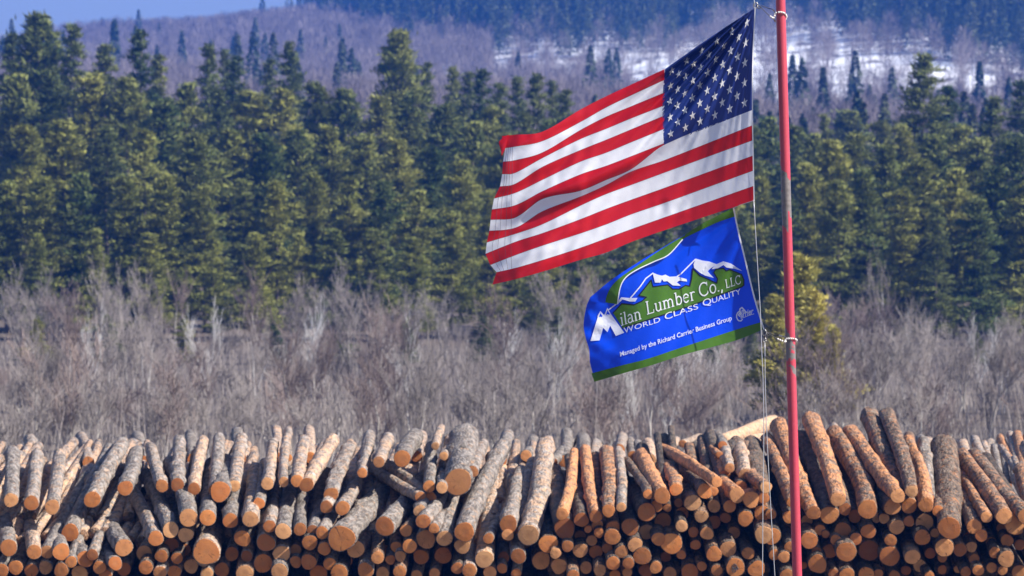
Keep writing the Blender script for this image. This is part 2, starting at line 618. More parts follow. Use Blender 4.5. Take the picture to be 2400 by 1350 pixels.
def trunk_mesh(name, H, r0, mat, seed, dead=7):
    r = random.Random(seed)
    pts = [(r.uniform(-.03, .03) * i, r.uniform(-.03, .03) * i, H * i / 6.0) for i in range(7)]
    V, Fc = tube(pts, [r0 * (1 - 0.9 * i / 6.0) + 0.01 for i in range(7)], 7)
    for k in range(dead):
        h = r.uniform(0.08, 0.5) * H
        a = r.uniform(0, 6.28)
        L = r.uniform(0.5, 1.3)
        v, f = tube([(0, 0, h), (math.cos(a) * L, math.sin(a) * L, h + r.uniform(-.1, .35))], [r0 * .22, .01], 4)
        o = len(V)
        V += v
        Fc += [tuple(o + i for i in q) for q in f]
    m = bpy.data.meshes.new(name)
    m.from_pydata([tuple(v) for v in V], [], Fc)
    m.materials.append(mat)
    m.update()
    return m


def bare_tree(seed, H, spread, levels, mat, trunk_r, stems=1, twig=0.0095, many=1.0):
    """leafless tree: returns (trunk mesh, crown mesh)"""
    r = random.Random(seed)
    segs = []

    def grow(p, d, L, rad, lev):
        n = 3
        q = p
        for i in range(n):
            d2 = (d + Vector((r.gauss(0, .12), r.gauss(0, .12), r.gauss(0.12, .08)))).normalized()
            e = q + d2 * (L / n)
            ra = rad * (1 - 0.22 * i)
            rb = rad * (1 - 0.22 * (i + 1))
            segs.append((q, e, max(ra, twig), max(rb, twig * 0.8), lev))
            q, d = e, d2
            if lev < levels:
                for k in range(3 if lev > 0 else 4):
                    if r.random() < 0.82 * many:
                        a = r.uniform(0, 6.28)
                        s = spread * r.uniform(0.45, 1.05)
                        side = Vector((math.cos(a), math.sin(a), r.uniform(.1, .8)))
                        nd2 = (d * (1 - 0.35 * s) + side * s).normalized()
                        grow(q - d2 * (L / n) * r.random() * .8, nd2, L * r.uniform(0.42, 0.66), max(rb * 0.55, twig), lev + 1)
    for s in range(stems):
        a = r.uniform(0, 6.28)
        tilt = 0.05 if stems == 1 else r.uniform(.08, .32)
        grow(Vector((r.uniform(-.25, .25), r.uniform(-.25, .25), 0)) * (0 if stems == 1 else 1),
             Vector((math.cos(a) * tilt, math.sin(a) * tilt, 1)).normalized(), H * r.uniform(.62, .8), trunk_r * r.uniform(.7, 1), 0)
    out = []
    for crown in (False, True):
        S = [s for s in segs if (s[4] > 0) == crown]
        A = np.array([s[0] for s in S])
        Bq = np.array([s[1] for s in S])
        ra = np.array([s[2] for s in S])[:, None]
        rb = np.array([s[3] for s in S])[:, None]
        d = Bq - A
        d /= np.linalg.norm(d, axis=1)[:, None]
        ref = np.where(np.abs(d[:, 2:3]) > 0.9, np.array([[1., 0, 0]]), np.array([[0, 0, 1.]]))
        u = np.cross(d, ref)
        u /= np.linalg.norm(u, axis=1)[:, None]
        w = np.cross(d, u)
        ns = 5 if not crown else 3
        V = []
        for (Pp, rr) in ((A, ra), (Bq, rb)):
            for j in range(ns):
                th = 2 * math.pi * j / ns
                V.append(Pp + (u * math.cos(th) + w * math.sin(th)) * rr)
        V = np.stack(V, 1).reshape(-1, 3)
        n = len(S)
        base = np.arange(n)[:, None] * (2 * ns)
        Fq = np.concatenate([base + np.array([[j, (j + 1) % ns, ns + (j + 1) % ns, ns + j]]) for j in range(ns)])
        out.append(np_mesh('bare_crown' if crown else 'bare_trunk', V, Fq, mat))
    return out


CON = []          # (trunk mesh, crown mesh, height)
for s, (kd, H, R, nb, tf, ts, mt) in enumerate([
        ('pine', 12, 2.5, 92, 22, 0.34, M_NEEDLE), ('pine', 12, 2.9, 100, 22, 0.36, M_NEEDLE), ('pine', 12, 2.2, 84, 22, 0.34, M_NEEDLE),
        ('spruce', 14, 2.6, 120, 16, 0.30, M_NEEDLE_D), ('spruce', 14, 3.0, 120, 18, 0.32, M_NEEDLE_D), ('spruce', 14, 2.0, 105, 16, 0.29, M_NEEDLE_D),
        ('pine', 8, 2.1, 80, 22, 0.31, M_NEEDLE_Y)]):
    V, Fc = conifer_crown(100 + s, H, R, nb, tf, ts, kd)
    CON.append((trunk_mesh('conifer_trunk', H * 0.97, 0.15, M_TRUNK, s), np_mesh('conifer_crown', V, Fc, mt), H))

BARE = []
for s, (H, sp, mt, tr, stems, many) in enumerate([
        (5.0, .62, M_TWIG, .075, 1, .92), (5.0, .55, M_TWIG, .06, 2, .78), (4.6, .70, M_TWIG_R, .04, 2, .85), (5.2, .50, M_TWIG, .06, 3, .66),
        (4.2, .75, M_TWIG_R, .03, 4, .68), (4.8, .60, M_TWIG_R, .07, 1, .92), (4.4, .66, M_TWIG, .032, 4, .70)]):
    t, c = bare_tree(300 + s, H, sp, 3, mt, tr, stems, many=many)
    t.materials.clear()
    t.materials.append(M_TWIG_T)
    BARE.append((t, c, H))
BIRCH = []
for s in range(2):
    t, c = bare_tree(360 + s, 6.0, .45, 3, M_TWIG_W if s == 0 else M_TWIG, .055, 2, many=.7)
    t.materials.clear()
    t.materials.append(M_TWIG_W)
    BIRCH.append((t, c, 6.0))


def plant_tree(name, proto, base, height, wide, rz, label, cat, group):
    t, c, H = proto
    e = empty(name, base, (0, 0, rz))
    k = height / H
    e.scale = (k * wide, k * wide, k)
    o = link('trunk', t, e)
    o2 = link('crown', c, e)
    tag(e, label, cat, group)
    return e


# conifers of the wood behind the yard: (top px x, top px y, distance, prototype, width)
con = [
    # right of the pole, skyline
    (2166, 132, 250, 4, 1.05), (2222, 205, 262, 3, .95), (2332, 232, 252, 4, .95), (2392, 192, 275, 3, 1.1), (2290, 330, 235, 0, 1.0),
    (1932, 268, 275, 5, .8), (1905, 318, 250, 2, .9), (1986, 262, 330, 1, 1.3), (2060, 290, 290, 0, 1.0), (2115, 300, 245, 2, 1.0), (2010, 318, 235, 0, .9),
    (1862, 300, 260, 2, .9), (1800, 280, 250, 2, .9), (1760, 300, 240, 0, .9), (2190, 322, 232, 1, 1.0), (2250, 300, 245, 0, .9), (2380, 330, 230, 1, 1.0),
    (1950, 335, 222, 1, .9), (2075, 345, 222, 2, 1.0), (2150, 380, 212, 0, 1.0), (2330, 395, 214, 2, 1.1), (1895, 390, 214, 0, .9), (2240, 400, 210, 2, 1.0),
    (2025, 400, 208, 2, .9), (2405, 430, 208, 0, 1.0), (1965, 430, 204, 1, .8), (2110, 450, 204, 0, .9), (2290, 470, 203, 1, .9), (2195, 480, 202, 5, .9),
    # around and behind the flags
    (1720, 330, 245, 1, 1.0), (1690, 400, 225, 2, .9), (1640, 420, 235, 0, .9), (1590, 400, 245, 3, 1.), (1540, 440, 225, 1, .9), (1480, 430, 235, 0, 1.),
    (1420, 400, 240, 4, .9), (1785, 420, 214, 2, .8), (1840, 470, 206, 0, .8), (1740, 500, 206, 5, .9), (1660, 520, 205, 1, .8), (1560, 540, 204, 2, .8),
    (1470, 530, 206, 0, .8), (1390, 500, 210, 5, .9), (1336, 450, 215, 2, .9), (1290, 470, 210, 0, .8), (1360, 560, 203, 1, .7), (1255, 540, 205, 5, .8),
    # cluster left of the striped flag
    (1130, 165, 285, 3, .85), (1098, 170, 300, 5, .8), (1172, 196, 275, 5, .9), (1212, 180, 290, 5, .8), (1258, 176, 280, 3, .85), (1294, 190, 300, 5, .8),
    (1324, 212, 275, 5, .85), (1150, 255, 260, 0, .9), (1230, 270, 255, 4, .8), (1290, 285, 250, 2, .9), (1190, 320, 240, 1, .9), (1110, 290, 250, 2, 1.),
    # left part
    (932, 78, 295, 1, .8), (1000, 148, 300, 5, .8), (1062, 160, 310, 3, .8), (678, 104, 300, 4, .8), (632, 140, 315, 5, .8), (552, 134, 290, 5, .9), (490, 106, 285, 3, .8),
    (528, 116, 325, 5, .8), (372, 130, 290, 5, 1.), (328, 74, 285, 3, .9), (250, 110, 295, 4, .9), (172, 60, 280, 3, .95), (95, 40, 285, 1, 1.), (30, 80, 290, 3, 1.),
    (1040, 250, 265, 1, 1.), (970, 225, 270, 0, 1.), (890, 230, 275, 2, 1.1), (810, 215, 280, 1, 1.), (740, 200, 280, 0, 1.), (665, 215, 270, 2, 1.), (590, 220, 270, 1, 1.1),
    (510, 215, 262, 4, .9), (440, 200, 265, 2, 1.), (300, 190, 262, 1, 1.), (210, 180, 262, 0, 1.), (120, 170, 262, 4, 1.), (40, 180, 265, 2, 1.1), (380, 240, 250, 0, 1.),
    (930, 330, 240, 2, 1.), (1010, 350, 236, 0, 1.), (850, 320, 245, 0, 1.), (770, 300, 248, 2, 1.), (700, 310, 245, 1, 1.), (620, 320, 240, 0, 1.), (540, 310, 240, 2, 1.),
    (460, 320, 235, 1, 1.), (340, 310, 232, 2, 1.), (250, 300, 235, 4, 1.), (150, 290, 235, 1, 1.), (60, 300, 232, 0, 1.), (1080, 380, 225, 1, .9), (900, 430, 218, 1, .9),
    (980, 450, 214, 2, .9), (820, 420, 220, 2, .9), (735, 410, 222, 0, .9), (650, 430, 216, 1, .9), (570, 420, 216, 5, 1.), (480, 440, 212, 0, .9), (390, 420, 212, 1, .9),
    (290, 420, 212, 0, .9), (190, 410, 212, 2, .9), (100, 420, 212, 1, .9), (15, 430, 212, 0, .9), (1060, 500, 208, 0, .8), (1150, 450, 214, 2, .8), (1205, 500, 208, 1, .8),
    (880, 540, 206, 0, .8), (780, 540, 206, 1, .8), (700, 550, 206, 2, .8), (600, 550, 205, 0, .8), (970, 560, 204, 1, .75), (500, 560, 205, 2, .8), (350, 550, 205, 1, .8),
    (220, 540, 205, 0, .8), (90, 550, 205, 2, .8)]
con += [(1575, 800, 176, 3, .9), (1960, 790, 178, 5, 1.), (2110, 770, 182, 0, .9), (2290, 780, 180, 3, .9), (1400, 760, 178, 2, .9), (1310, 720, 184, 5, 1.), (1690, 760, 180, 0, .9), (1760, 770, 182, 4, .8), (950, 760, 178, 3, 1.), (790, 740, 182, 0, 1.), (640, 750, 180, 5, 1.), (430, 750, 180, 2, 1.), (250, 740, 182, 3, 1.), (80, 750, 180, 0, 1.), (1130, 740, 182, 4, .9), (2375, 740, 184, 2, 1.)]
yellow = [(1876, 606, 136, 1.0), (1912, 690, 133, 1.0), (1822, 700, 135, .95), (1950, 770, 132, .9)]


def where(px):
    for lim, s in ((420, 'at the far left of the picture'), (860, 'left of the striped flag'), (1140, "beside the striped flag's tip"),
                   (1420, "behind the striped flag's tip"), (1790, 'behind the two flags'), (1866, 'behind the flagpole'),
                   (2130, 'right of the flagpole'), (9999, 'at the far right of the picture')):
        if px < lim:
            return s


def ground_at(x, y):
    return max(0.0, float(hill_z(x, y))) if y > 180 else 0.0


buckets = {}
rows = []
for (px, py, D, pr, wd) in con:
    x = (px - 1200) / F * D
    base = Vector((x, D, ground_at(x, D) - 0.1))
    top = at(px, py, D).z
    row = 'tall' if py < 290 else ('mid-height' if py < 440 else ('short' if py < 650 else 'low young'))
    kd = 'slender dark spruce' if pr in (3, 4, 5) else 'bushy green pine'
    buckets.setdefault((where(px), row, kd), []).append((px, len(rows)))
    rows.append((pr, base, top - base.z, wd, kd, row, where(px)))
for key, lst in buckets.items():
    lst.sort()
    for j, (px, i) in enumerate(lst):
        pr, base, h, wd, kd, row, wh = rows[i]
        o = f' {nth(j)} from left' if len(lst) > 1 else ''
        plant_tree('spruce_tree' if 'spruce' in kd else 'pine_tree', CON[pr], base, h, wd * rng.uniform(1.0, 1.2) * min(1.0, 15 / h + .15) * (CON[pr][2] / h) ** 0.35,
                   rng.uniform(0, 6.28), f'{row} {kd}{o},' .replace(' ,', ',') + f' {wh}', 'tree', 'conifers of the wood behind the log yard')
for j, (px, py, D, wd) in enumerate(yellow):
    x = (px - 1200) / F * D
    plant_tree('pine_tree', CON[6], Vector((x, D, 0)), at(px, py, D).z, wd, rng.uniform(0, 6.28),
               ['yellow-green young pine showing behind the flagpole, the tallest one', 'yellow-green young pine right of the flagpole, middle one',
                'yellow-green young pine left edge of the clump behind the flagpole', 'low yellow-green pine bough clump right of the flagpole'][j],
               'tree', 'yellowish young pines behind the flagpole')

# bare trees and brush in front of the conifers
bare = []
r2 = random.Random(77)
NB = 156
for k in range(NB):
    px = -60 + 2520 * (k + r2.random()) / NB
    px += 34 * math.sin(px / 41.0) + 20 * math.sin(px / 97.0 + 1)
    back = k % 3
    D = [118, 145, 182][back] + r2.uniform(-8, 10)
    if px > 1500:
        top = [880, 815, 775][back] + r2.uniform(-95, 80) + (20 if px < 1860 else 0)
    else:
        top = [880, 800, 740][back] + r2.uniform(-90, 85)
    bare.append((px, top, D, r2.randrange(len(BARE)), back))
birch = [(1572, 850, 128, 0), (1490, 860, 126, 0), (1455, 800, 135, 1), (2082, 640, 186, 1), (1395, 820, 133, 1), (860, 760, 150, 1), (720, 740, 152, 0), (2025, 715, 180, 1), (1335, 700, 160, 1), (1290, 780, 140, 0), (1420, 730, 165, 0), (1535, 790, 150, 1), (1650, 800, 150, 0), (1720, 860, 128, 1), (1905, 800, 150, 1), (1990, 830, 140, 0), (2060, 780, 155, 1),
         (2150, 760, 165, 0), (2215, 820, 145, 1), (2300, 770, 160, 0), (2350, 800, 140, 1), (600, 760, 150, 1), (480, 740, 160, 0), (340, 770, 150, 1), (210, 750, 160, 0), (90, 770, 150, 1), (960, 770, 150, 0), (1080, 760, 155, 1), (1180, 770, 150, 0)]
bk = {}
for i, b in enumerate(bare):
    bk.setdefault((where(b[0]), b[4]), []).append((b[0], i))
for (wh, back), lst in bk.items():
    lst.sort()
    for j, (px, i) in enumerate(lst):
        px, py, D, pr, _ = bare[i]
        x = (px - 1200) / F * D
        h = at(px, py, D).z
        tone = 'reddish' if pr in (2, 4, 5) else 'grey'
        rown = ['front', 'middle', 'back'][back]
        plant_tree('bare_tree', BARE[pr], Vector((x, D, 0 if D < 180 else ground_at(x, D) - .05)), h, r2.uniform(.9, 1.25) * max(1.0, 3.6 / h), r2.uniform(0, 6.28),
                   f'leafless {tone} tree, {nth(j)} from left, {rown} row, {wh}', 'tree', 'leafless trees between log pile and conifers')
for j, (px, py, D, pr) in enumerate(birch):
    x = (px - 1200) / F * D
    h = at(px, py, D).z
    plant_tree('birch_tree', BIRCH[pr], Vector((x, D, 0)), h, 1.0, r2.uniform(0, 6.28),
               f'pale-stemmed birch without leaves, {nth(sorted(birch).index(birch[j]))} from the left of the birches', 'tree', 'pale birches behind the log pile')

# undergrowth: one mass of thin stems and dry grass
n = 30000
D = nr.uniform(100, 195, n)
q = nr.uniform(-900, 3300, n)
x = (q - 1200) / F * D
h = nr.gamma(2.4, 0.26, n) + 0.12
base = np.stack([x, D, np.where(D > 180, np.maximum(hill_z(x, D), 0), 0)], -1)
lean = np.stack([nr.normal(0, .22, n), nr.normal(0, .22, n), np.ones(n)], -1)
w = np.stack([nr.normal(0, 1, n), nr.normal(0, 1, n), np.zeros(n)], -1)
w /= np.linalg.norm(w, axis=1)[:, None]
w *= 0.013
tip = base + lean * h[:, None]
V = np.stack([base - w, base + w, tip + w * .4, tip - w * .4], 1).reshape(-1, 3)
tag(link('undergrowth', np_mesh('undergrowth', V, np.arange(n * 4).reshape(-1, 4), M_TWIG)),
    'dry thin undergrowth stems below the leafless trees', 'undergrowth', kind='stuff')


# ------------------------------------------------------------------ wooded hillside (one mass, instanced)
def far_conifer(seed, H, R):
    r = np.random.default_rng(seed)
    n = 420
    h = r.uniform(0.06, 1.0, n) ** 0.9
    L = R * (1 - h) ** 0.85 * r.uniform(.35, 1.1, n) + .1
    az = r.uniform(0, 6.28, n)
    P = np.stack([np.cos(az) * L, np.sin(az) * L, h * H], -1)
    A = np.stack([np.cos(az), np.sin(az), r.normal(-.2, .4, n)], -1) * r.uniform(.35, .8, n)[:, None]
    Bv = np.cross(A, r.normal(0, 1, (n, 3)) + np.array([0, 0, 1.]))
    Bv *= (r.uniform(.16, .34, n) / (np.linalg.norm(Bv, axis=1) + 1e-9))[:, None]
    V = np.stack([P - A * .5, P + Bv, P + A * .5, P - Bv], 1).reshape(-1, 3)
    return np_mesh('far_conifer', V, np.arange(n * 4).reshape(-1, 4), M_NEEDLE_FAR)


def far_bare(seed, H, R):
    r = np.random.default_rng(seed)
    n = 230
    h = r.uniform(.3, .92, n)
    az = r.uniform(0, 6.28, n)
    L = R * np.sqrt(r.random(n)) * np.sin(np.clip((h - .2) / .8, 0, 1) * 3.0 + .1)
    P = np.stack([np.cos(az) * L, np.sin(az) * L, h * H], -1)
    d = np.stack([np.cos(az) * .5, np.sin(az) * .5, np.ones(n)], -1) + r.normal(0, .25, (n, 3))
    d *= (r.uniform(.8, 2.2, n) / np.linalg.norm(d, axis=1))[:, None]
    w = np.cross(d, r.normal(0, 1, (n, 3)))
    w *= (0.038 / (np.linalg.norm(w, axis=1) + 1e-9))[:, None]
    V = [np.stack([P - d * .5 - w, P - d * .5 + w, P + d * .5 + w * .4, P + d * .5 - w * .4], 1).reshape(-1, 3)]
    for k in range(2):                                    # trunk, two crossed tapered blades
        s = np.array([[math.cos(k * 1.57), math.sin(k * 1.57), 0]])
        b = np.array([[0, 0, 0.]])
        t = np.array([[0, 0, H * .85]])
        V.append(np.stack([b - s * .14, b + s * .14, t + s * .04, t - s * .04], 1).reshape(-1, 3))
    V = np.concatenate(V)
    return np_mesh('far_bare', V, np.arange(len(V)).reshape(-1, 4), M_TWIG_FAR)


protos = bpy.data.collections.new('hill_tree_kinds')
for k in range(3):
    protos.objects.link(bpy.data.objects.new(f'a{k}_far_conifer', far_conifer(500 + k, 13, 2.3 - .25 * k)))
for k in range(4):
    protos.objects.link(bpy.data.objects.new(f'b{k}_far_bare', far_bare(520 + k, 11, 2.6)))

n = 56000
D = nr.uniform(330, 1500, n) ** 1.0
q = nr.uniform(-650, 3050, n)
keep = nr.random(n) < (D / 1500) * 1.0
D, q = D[keep], q[keep]
x = (q - 1200) / F * D
z = hill_z(x, D)
ns_ = np.sin(x / 17 + 1.1) * np.sin(D / 53 + .4) + np.sin(x / 31 + D / 77) * .8
rowpx = 450 - (z - 8) / D * F
edge = np.interp(q, [-200, 700, 950, 1300, 1600, 1720, 1840, 2000, 2400, 2600], [30, 60, 115, 140, 125, 80, 60, 100, 175, 190])
pc = np.clip((edge - rowpx) / 26 + .5, 0.0, 1) * .85 + .012
pc = np.where(D < 400, 0.6, pc + np.clip(ns_ * 0.05, -.03, .05))
isc = nr.random(len(D)) < pc
snow = (rowpx > 30) & (rowpx < 300) & (q > 1450) & (D > 480)
snow |= (rowpx > 120) & (rowpx < 235) & (q > 1150) & (D > 480)
thin = np.where(snow & ~isc, np.where(rowpx < 235, .24, .45), 1.0) * np.where(isc, .6, 1.0)
keep = nr.random(len(D)) < thin
x, D, z, isc = x[keep], D[keep], z[keep], isc[keep]
m_ = 260
De = nr.uniform(205, 330, m_)
qe = np.where(np.arange(m_) % 2 == 0, nr.uniform(2450, 3250, m_), nr.uniform(-900, -60, m_))
xe = (qe - 1200) / F * De
x, D = np.concatenate([x, xe]), np.concatenate([D, De])
z, isc = np.concatenate([z, np.maximum(hill_z(xe, De), 0)]), np.concatenate([isc, np.ones(m_, bool)])
m_ = 420
De = nr.uniform(108, 196, m_)
qe = np.where(np.arange(m_) % 2 == 0, nr.uniform(2470, 3300, m_), nr.uniform(-900, -80, m_))
xe = (qe - 1200) / F * De
x, D = np.concatenate([x, xe]), np.concatenate([D, De])
z, isc = np.concatenate([z, 0 * xe]), np.concatenate([isc, np.zeros(m_, bool)])
n = len(D)
pm = bpy.data.meshes.new('hill_forest')
pm.vertices.add(n)
pm.vertices.foreach_set('co', np.stack([x, D, z - .2], -1).astype(np.float32).ravel())
at_i = pm.attributes.new('pick', 'INT', 'POINT')
at_i.data.foreach_set('value', np.where(isc, nr.integers(0, 3, n), 3 + nr.integers(0, 4, n)).astype(np.int32))
at_s = pm.attributes.new('size', 'FLOAT', 'POINT')
at_s.data.foreach_set('value', (nr.uniform(.6, 1.2, n) * np.where(D < 200, .36, np.where(D < 440, .75, np.where(isc, 1, .72)))).astype(np.float32))
at_r = pm.attributes.new('turn', 'FLOAT', 'POINT')
at_r.data.foreach_set('value', nr.uniform(0, 6.28, n).astype(np.float32))
pm.update()
forest = link('hill_forest', pm)
tag(forest, 'hazy mixed wood of bare trees and conifers covering the hillside', 'forest', kind='stuff')
ng = bpy.data.node_groups.new('hill_forest', 'GeometryNodeTree')
ng.interface.new_socket('Geometry', in_out='INPUT', socket_type='NodeSocketGeometry')
ng.interface.new_socket('Geometry', in_out='OUTPUT', socket_type='NodeSocketGeometry')
gi, go = ng.nodes.new('NodeGroupInput'), ng.nodes.new('NodeGroupOutput')
iop = ng.nodes.new('GeometryNodeInstanceOnPoints')
ci = ng.nodes.new('GeometryNodeCollectionInfo')
ci.inputs['Collection'].default_value = protos
ci.inputs['Separate Children'].default_value = True
ci.inputs['Reset Children'].default_value = True


def named(nm, typ):
    a = ng.nodes.new('GeometryNodeInputNamedAttribute')
    a.data_type = typ
    a.inputs['Name'].default_value = nm
    return a.outputs['Attribute']


ng.links.new(gi.outputs[0], iop.inputs['Points'])
ng.links.new(ci.outputs[0], iop.inputs['Instance'])
iop.inputs['Pick Instance'].default_value = True
ng.links.new(named('pick', 'INT'), iop.inputs['Instance Index'])
cxyz = ng.nodes.new('ShaderNodeCombineXYZ')
ng.links.new(named('turn', 'FLOAT'), cxyz.inputs[2])
ng.links.new(cxyz.outputs[0], iop.inputs['Rotation'])
ng.links.new(named('size', 'FLOAT'), iop.inputs['Scale'])
ng.links.new(iop.outputs[0], go.inputs[0])
forest.modifiers.new('trees', 'NODES').node_group = ng

# ------------------------------------------------------------------ haze
hx = bpy.data.meshes.new('haze')
bm = bmesh.new()
bmesh.ops.create_cube(bm, size=1)
bmesh.ops.scale(bm, vec=(4400, 3400, 262), verts=bm.verts)
bmesh.ops.translate(bm, vec=(0, 1250, 128), verts=bm.verts)
bm.to_mesh(hx)
bm.free()
hm = bpy.data.materials.new('haze_air')
hm.use_nodes = True
hm.node_tree.nodes.clear()
ho = hm.node_tree.nodes.new('ShaderNodeOutputMaterial')
hv = hm.node_tree.nodes.new('ShaderNodeVolumePrincipled')
hv.inputs['Color'].default_value = (0.055, 0.25, 1.0, 1)
hv.inputs['Density'].default_value = 0.00036
hv.inputs['Anisotropy'].default_value = 0.2
hm.node_tree.links.new(hv.outputs[0], ho.inputs['Volume'])
hx.materials.append(hm)
tag(link('haze', hx), 'thin blue haze lying over the valley', 'haze', kind='stuff')


# ------------------------------------------------------------------ logs
def log_mesh(L, r0, r1, ns, nl, bend, seed, bumps, bark):
    """log along +Y from 0 to L; sawn front end left open for the cut_end part"""
    r = np.random.default_rng(seed)
    ph = r.uniform(0, 6.28, 8)
    bx, bz = bend
    th = np.arange(ns) * 2 * np.pi / ns
    ts = np.linspace(0, 1, nl)
    V = []
    kb = [(r.uniform(0.05, .95), r.uniform(0, 6.28), r.uniform(.14, .42), r.uniform(.02, .05)) for _ in range(bumps)]
    kb += [(r.uniform(0.05, .95), r.uniform(0, 6.28), r.uniform(.04, .10), r.uniform(.05, .10)) for _ in range(2 if bumps else 0)]
    lob = r.uniform(.0, .06, 3)
    for i, t in enumerate(ts):
        rad = r0 + (r1 - r0) * t + 0.03 * r0 * np.sin(t * 9 + ph[0])
        prof = 1 + lob[0] * np.cos(2 * th + ph[1]) + lob[1] * np.cos(3 * th + ph[2]) + .4 * lob[2] * np.cos(5 * th + ph[3] + t * 3)
        if bumps:
            prof = prof + r.normal(0, .028, ns) * (0 < i)
            for (tt, aa, am, wd) in kb:
                da = np.abs((th - aa + np.pi) % (2 * np.pi) - np.pi)
                prof = prof + am * np.exp(-((t - tt) * L / .14) ** 2 - (da / .5) ** 2)
        cx = bx * np.sin(t * np.pi) + .2 * bx * np.sin(2 * t * np.pi)
        cz = bz * np.sin(t * np.pi)
        if i == 0:
            cx = cz = 0
        V += [(cx + rad * p * math.cos(a), t * L, cz + rad * p * math.sin(a)) for p, a in zip(prof, th)]
    # rounded-off back end
    i = len(ts)
    last = V[-ns:]
    c = np.mean(np.array(last), 0)
    V += [(c[0] + (v[0] - c[0]) * .86, v[1] + r1 * .12, c[2] + (v[2] - c[2]) * .86) for v in last]
    Fc = []
    for a in range(nl):
        for j in range(ns):
            k = (j + 1) % ns
            Fc.append((a * ns + j, (a + 1) * ns + j, (a + 1) * ns + k, a * ns + k))
    b0 = len(V)
    V += [(V[j][0] * .93, 0.0, V[j][2] * .93) for j in range(ns)]
    Fc += [(j, (j + 1) % ns, b0 + (j + 1) % ns, b0 + j) for j in range(ns)]
    mi = [0] * len(Fc)
    Fc.append(tuple(nl * ns + j for j in range(ns))[::-1])
    mi.append(1)
    me = bpy.data.meshes.new('log')
    me.from_pydata(V, [], Fc)
    me.materials.append(bark)
    me.materials.append(M_WOOD)
    me.polygons.foreach_set('material_index', mi)
    me.polygons.foreach_set('use_smooth', [m == 0 for m in mi])
    me.update()
    # sawn face
    rim = [V[j] for j in range(ns)]
    W = [(v[0] * .94, -0.001, v[2] * .94) for v in rim] + [(v[0] * .925, -0.012, v[2] * .925) for v in rim] + [(v[0] * .5, -0.016, v[2] * .5) for v in rim] + [(0, -0.015, 0)]
    G = []
    for b in range(2):
        for j in range(ns):
            k = (j + 1) % ns
            G.append((b * ns + j, b * ns + k, (b + 1) * ns + k, (b + 1) * ns + j))
    for j in range(ns):
        G.append((2 * ns + j, 2 * ns + (j + 1) % ns, 3 * ns))
    ce = bpy.data.meshes.new('cut_end')
    ce.from_pydata(W, [], G)
    ce.materials.append(M_WOOD)
    ce.update()
    return me, ce


LOGS = []


def put_log(front, back, r0, r1, bark, px, py, ns=16, nl=22, bend=(0, 0), bumps=8, info=''):
    d = back - front
    L = d.length
    me, ce = log_mesh(L, r0, r1, ns, nl, bend, len(LOGS) + 900, bumps, bark)
    o = link('log', me)
    o.matrix_world = Matrix.Translation(front) @ d.to_track_quat('Y', 'Z').to_matrix().to_4x4()
    e = link('cut_end', ce, o)
    LOGS.append((o, e, px, py, r0, bark, info))
    return o


def R_(off, sc=3.0):
    return lambda x, y: (off[0] + x / sc, off[1] + y / sc)


D0 = 56.0
MM = D0 / F
MID = {'b': M_BARK, 'd': M_BARKD, 'p': M_BARKP, 'w': M_PEELED}
top = []           # (front x,y,r, back x,y,r, bark, distance shift, length, bend) in photograph pixels
c4 = R_((1800, 900))
for a in [
    (490, 812, 50, 300, 250, 60, 'b', -.05, 5.2, 6), (320, 905, 50, 75, 290, 58, 'b', 0, 5.4, -8), (430, 920, 62, 225, 360, 52, 'd', .15, 5.2, 5),
    (540, 880, 42, 400, 480, 40, 'b', .2, 5., 0), (700, 880, 65, 465, 350, 62, 'b', -.1, 5.2, 14), (875, 862, 58, 640, 560, 48, 'd', .1, 4.6, 0),
    (912, 788, 50, 580, 345, 60, 'b', -.1, 5.3, -6), (1010, 755, 44, 835, 215, 52, 'b', -.1, 5.4, 6), (992, 855, 55, 712, 225, 66, 'b', .15, 5.8, -10),
    (1110, 850, 52, 985, 400, 42, 'b', 0, 5., 12), (1195, 892, 38, 1090, 640, 34, 'b', .1, 4.5, 8), (1275, 1012, 78, 1238, 445, 95, 'b', -.45, 5.2, 4),
    (1450, 1002, 52, 1310, 640, 46, 'b', 0, 4.9, 0), (1535, 935, 38, 1335, 600, 36, 'b', -.05, 4.9, -5), (1660, 930, 58, 1360, 500, 52, 'b', -.1, 5.2, 5),
    (1815, 930, 56, 1445, 490, 46, 'b', -.15, 5.4, -6), (1860, 900, 60, 1785, 600, 52, 'b', .2, 4.4, 4), (1745, 985, 72, 1520, 640, 55, 'b', .15, 4.8, 0),
    (150, 935, 44, 5, 540, 42, 'd', .1, 5., 5), (175, 830, 42, -10, 380, 40, 'b', -.05, 5.2, -5), (1960, 960, 56, 1880, 560, 50, 'b', 0, 4.6, 5),
    (1125, 800, 44, 1092, 400, 40, 'p', .9, 4.2, 0), (20, 915, 36, -120, 560, 36, 'd', .1, 4.8, 0), (-60, 860, 44, -160, 430, 40, 'd', .3, 4.6, 4),
    (610, 930, 46, 500, 600, 44, 'd', .5, 4.6, 0), (765, 940, 36, 650, 650, 36, 'd', .4, 4.5, 0),
]:
    top.append((*c4(a[0], a[1]), a[2] / 3, *c4(a[3], a[4]), a[5] / 3, *a[6:]))
c3 = R_((1200, 900))
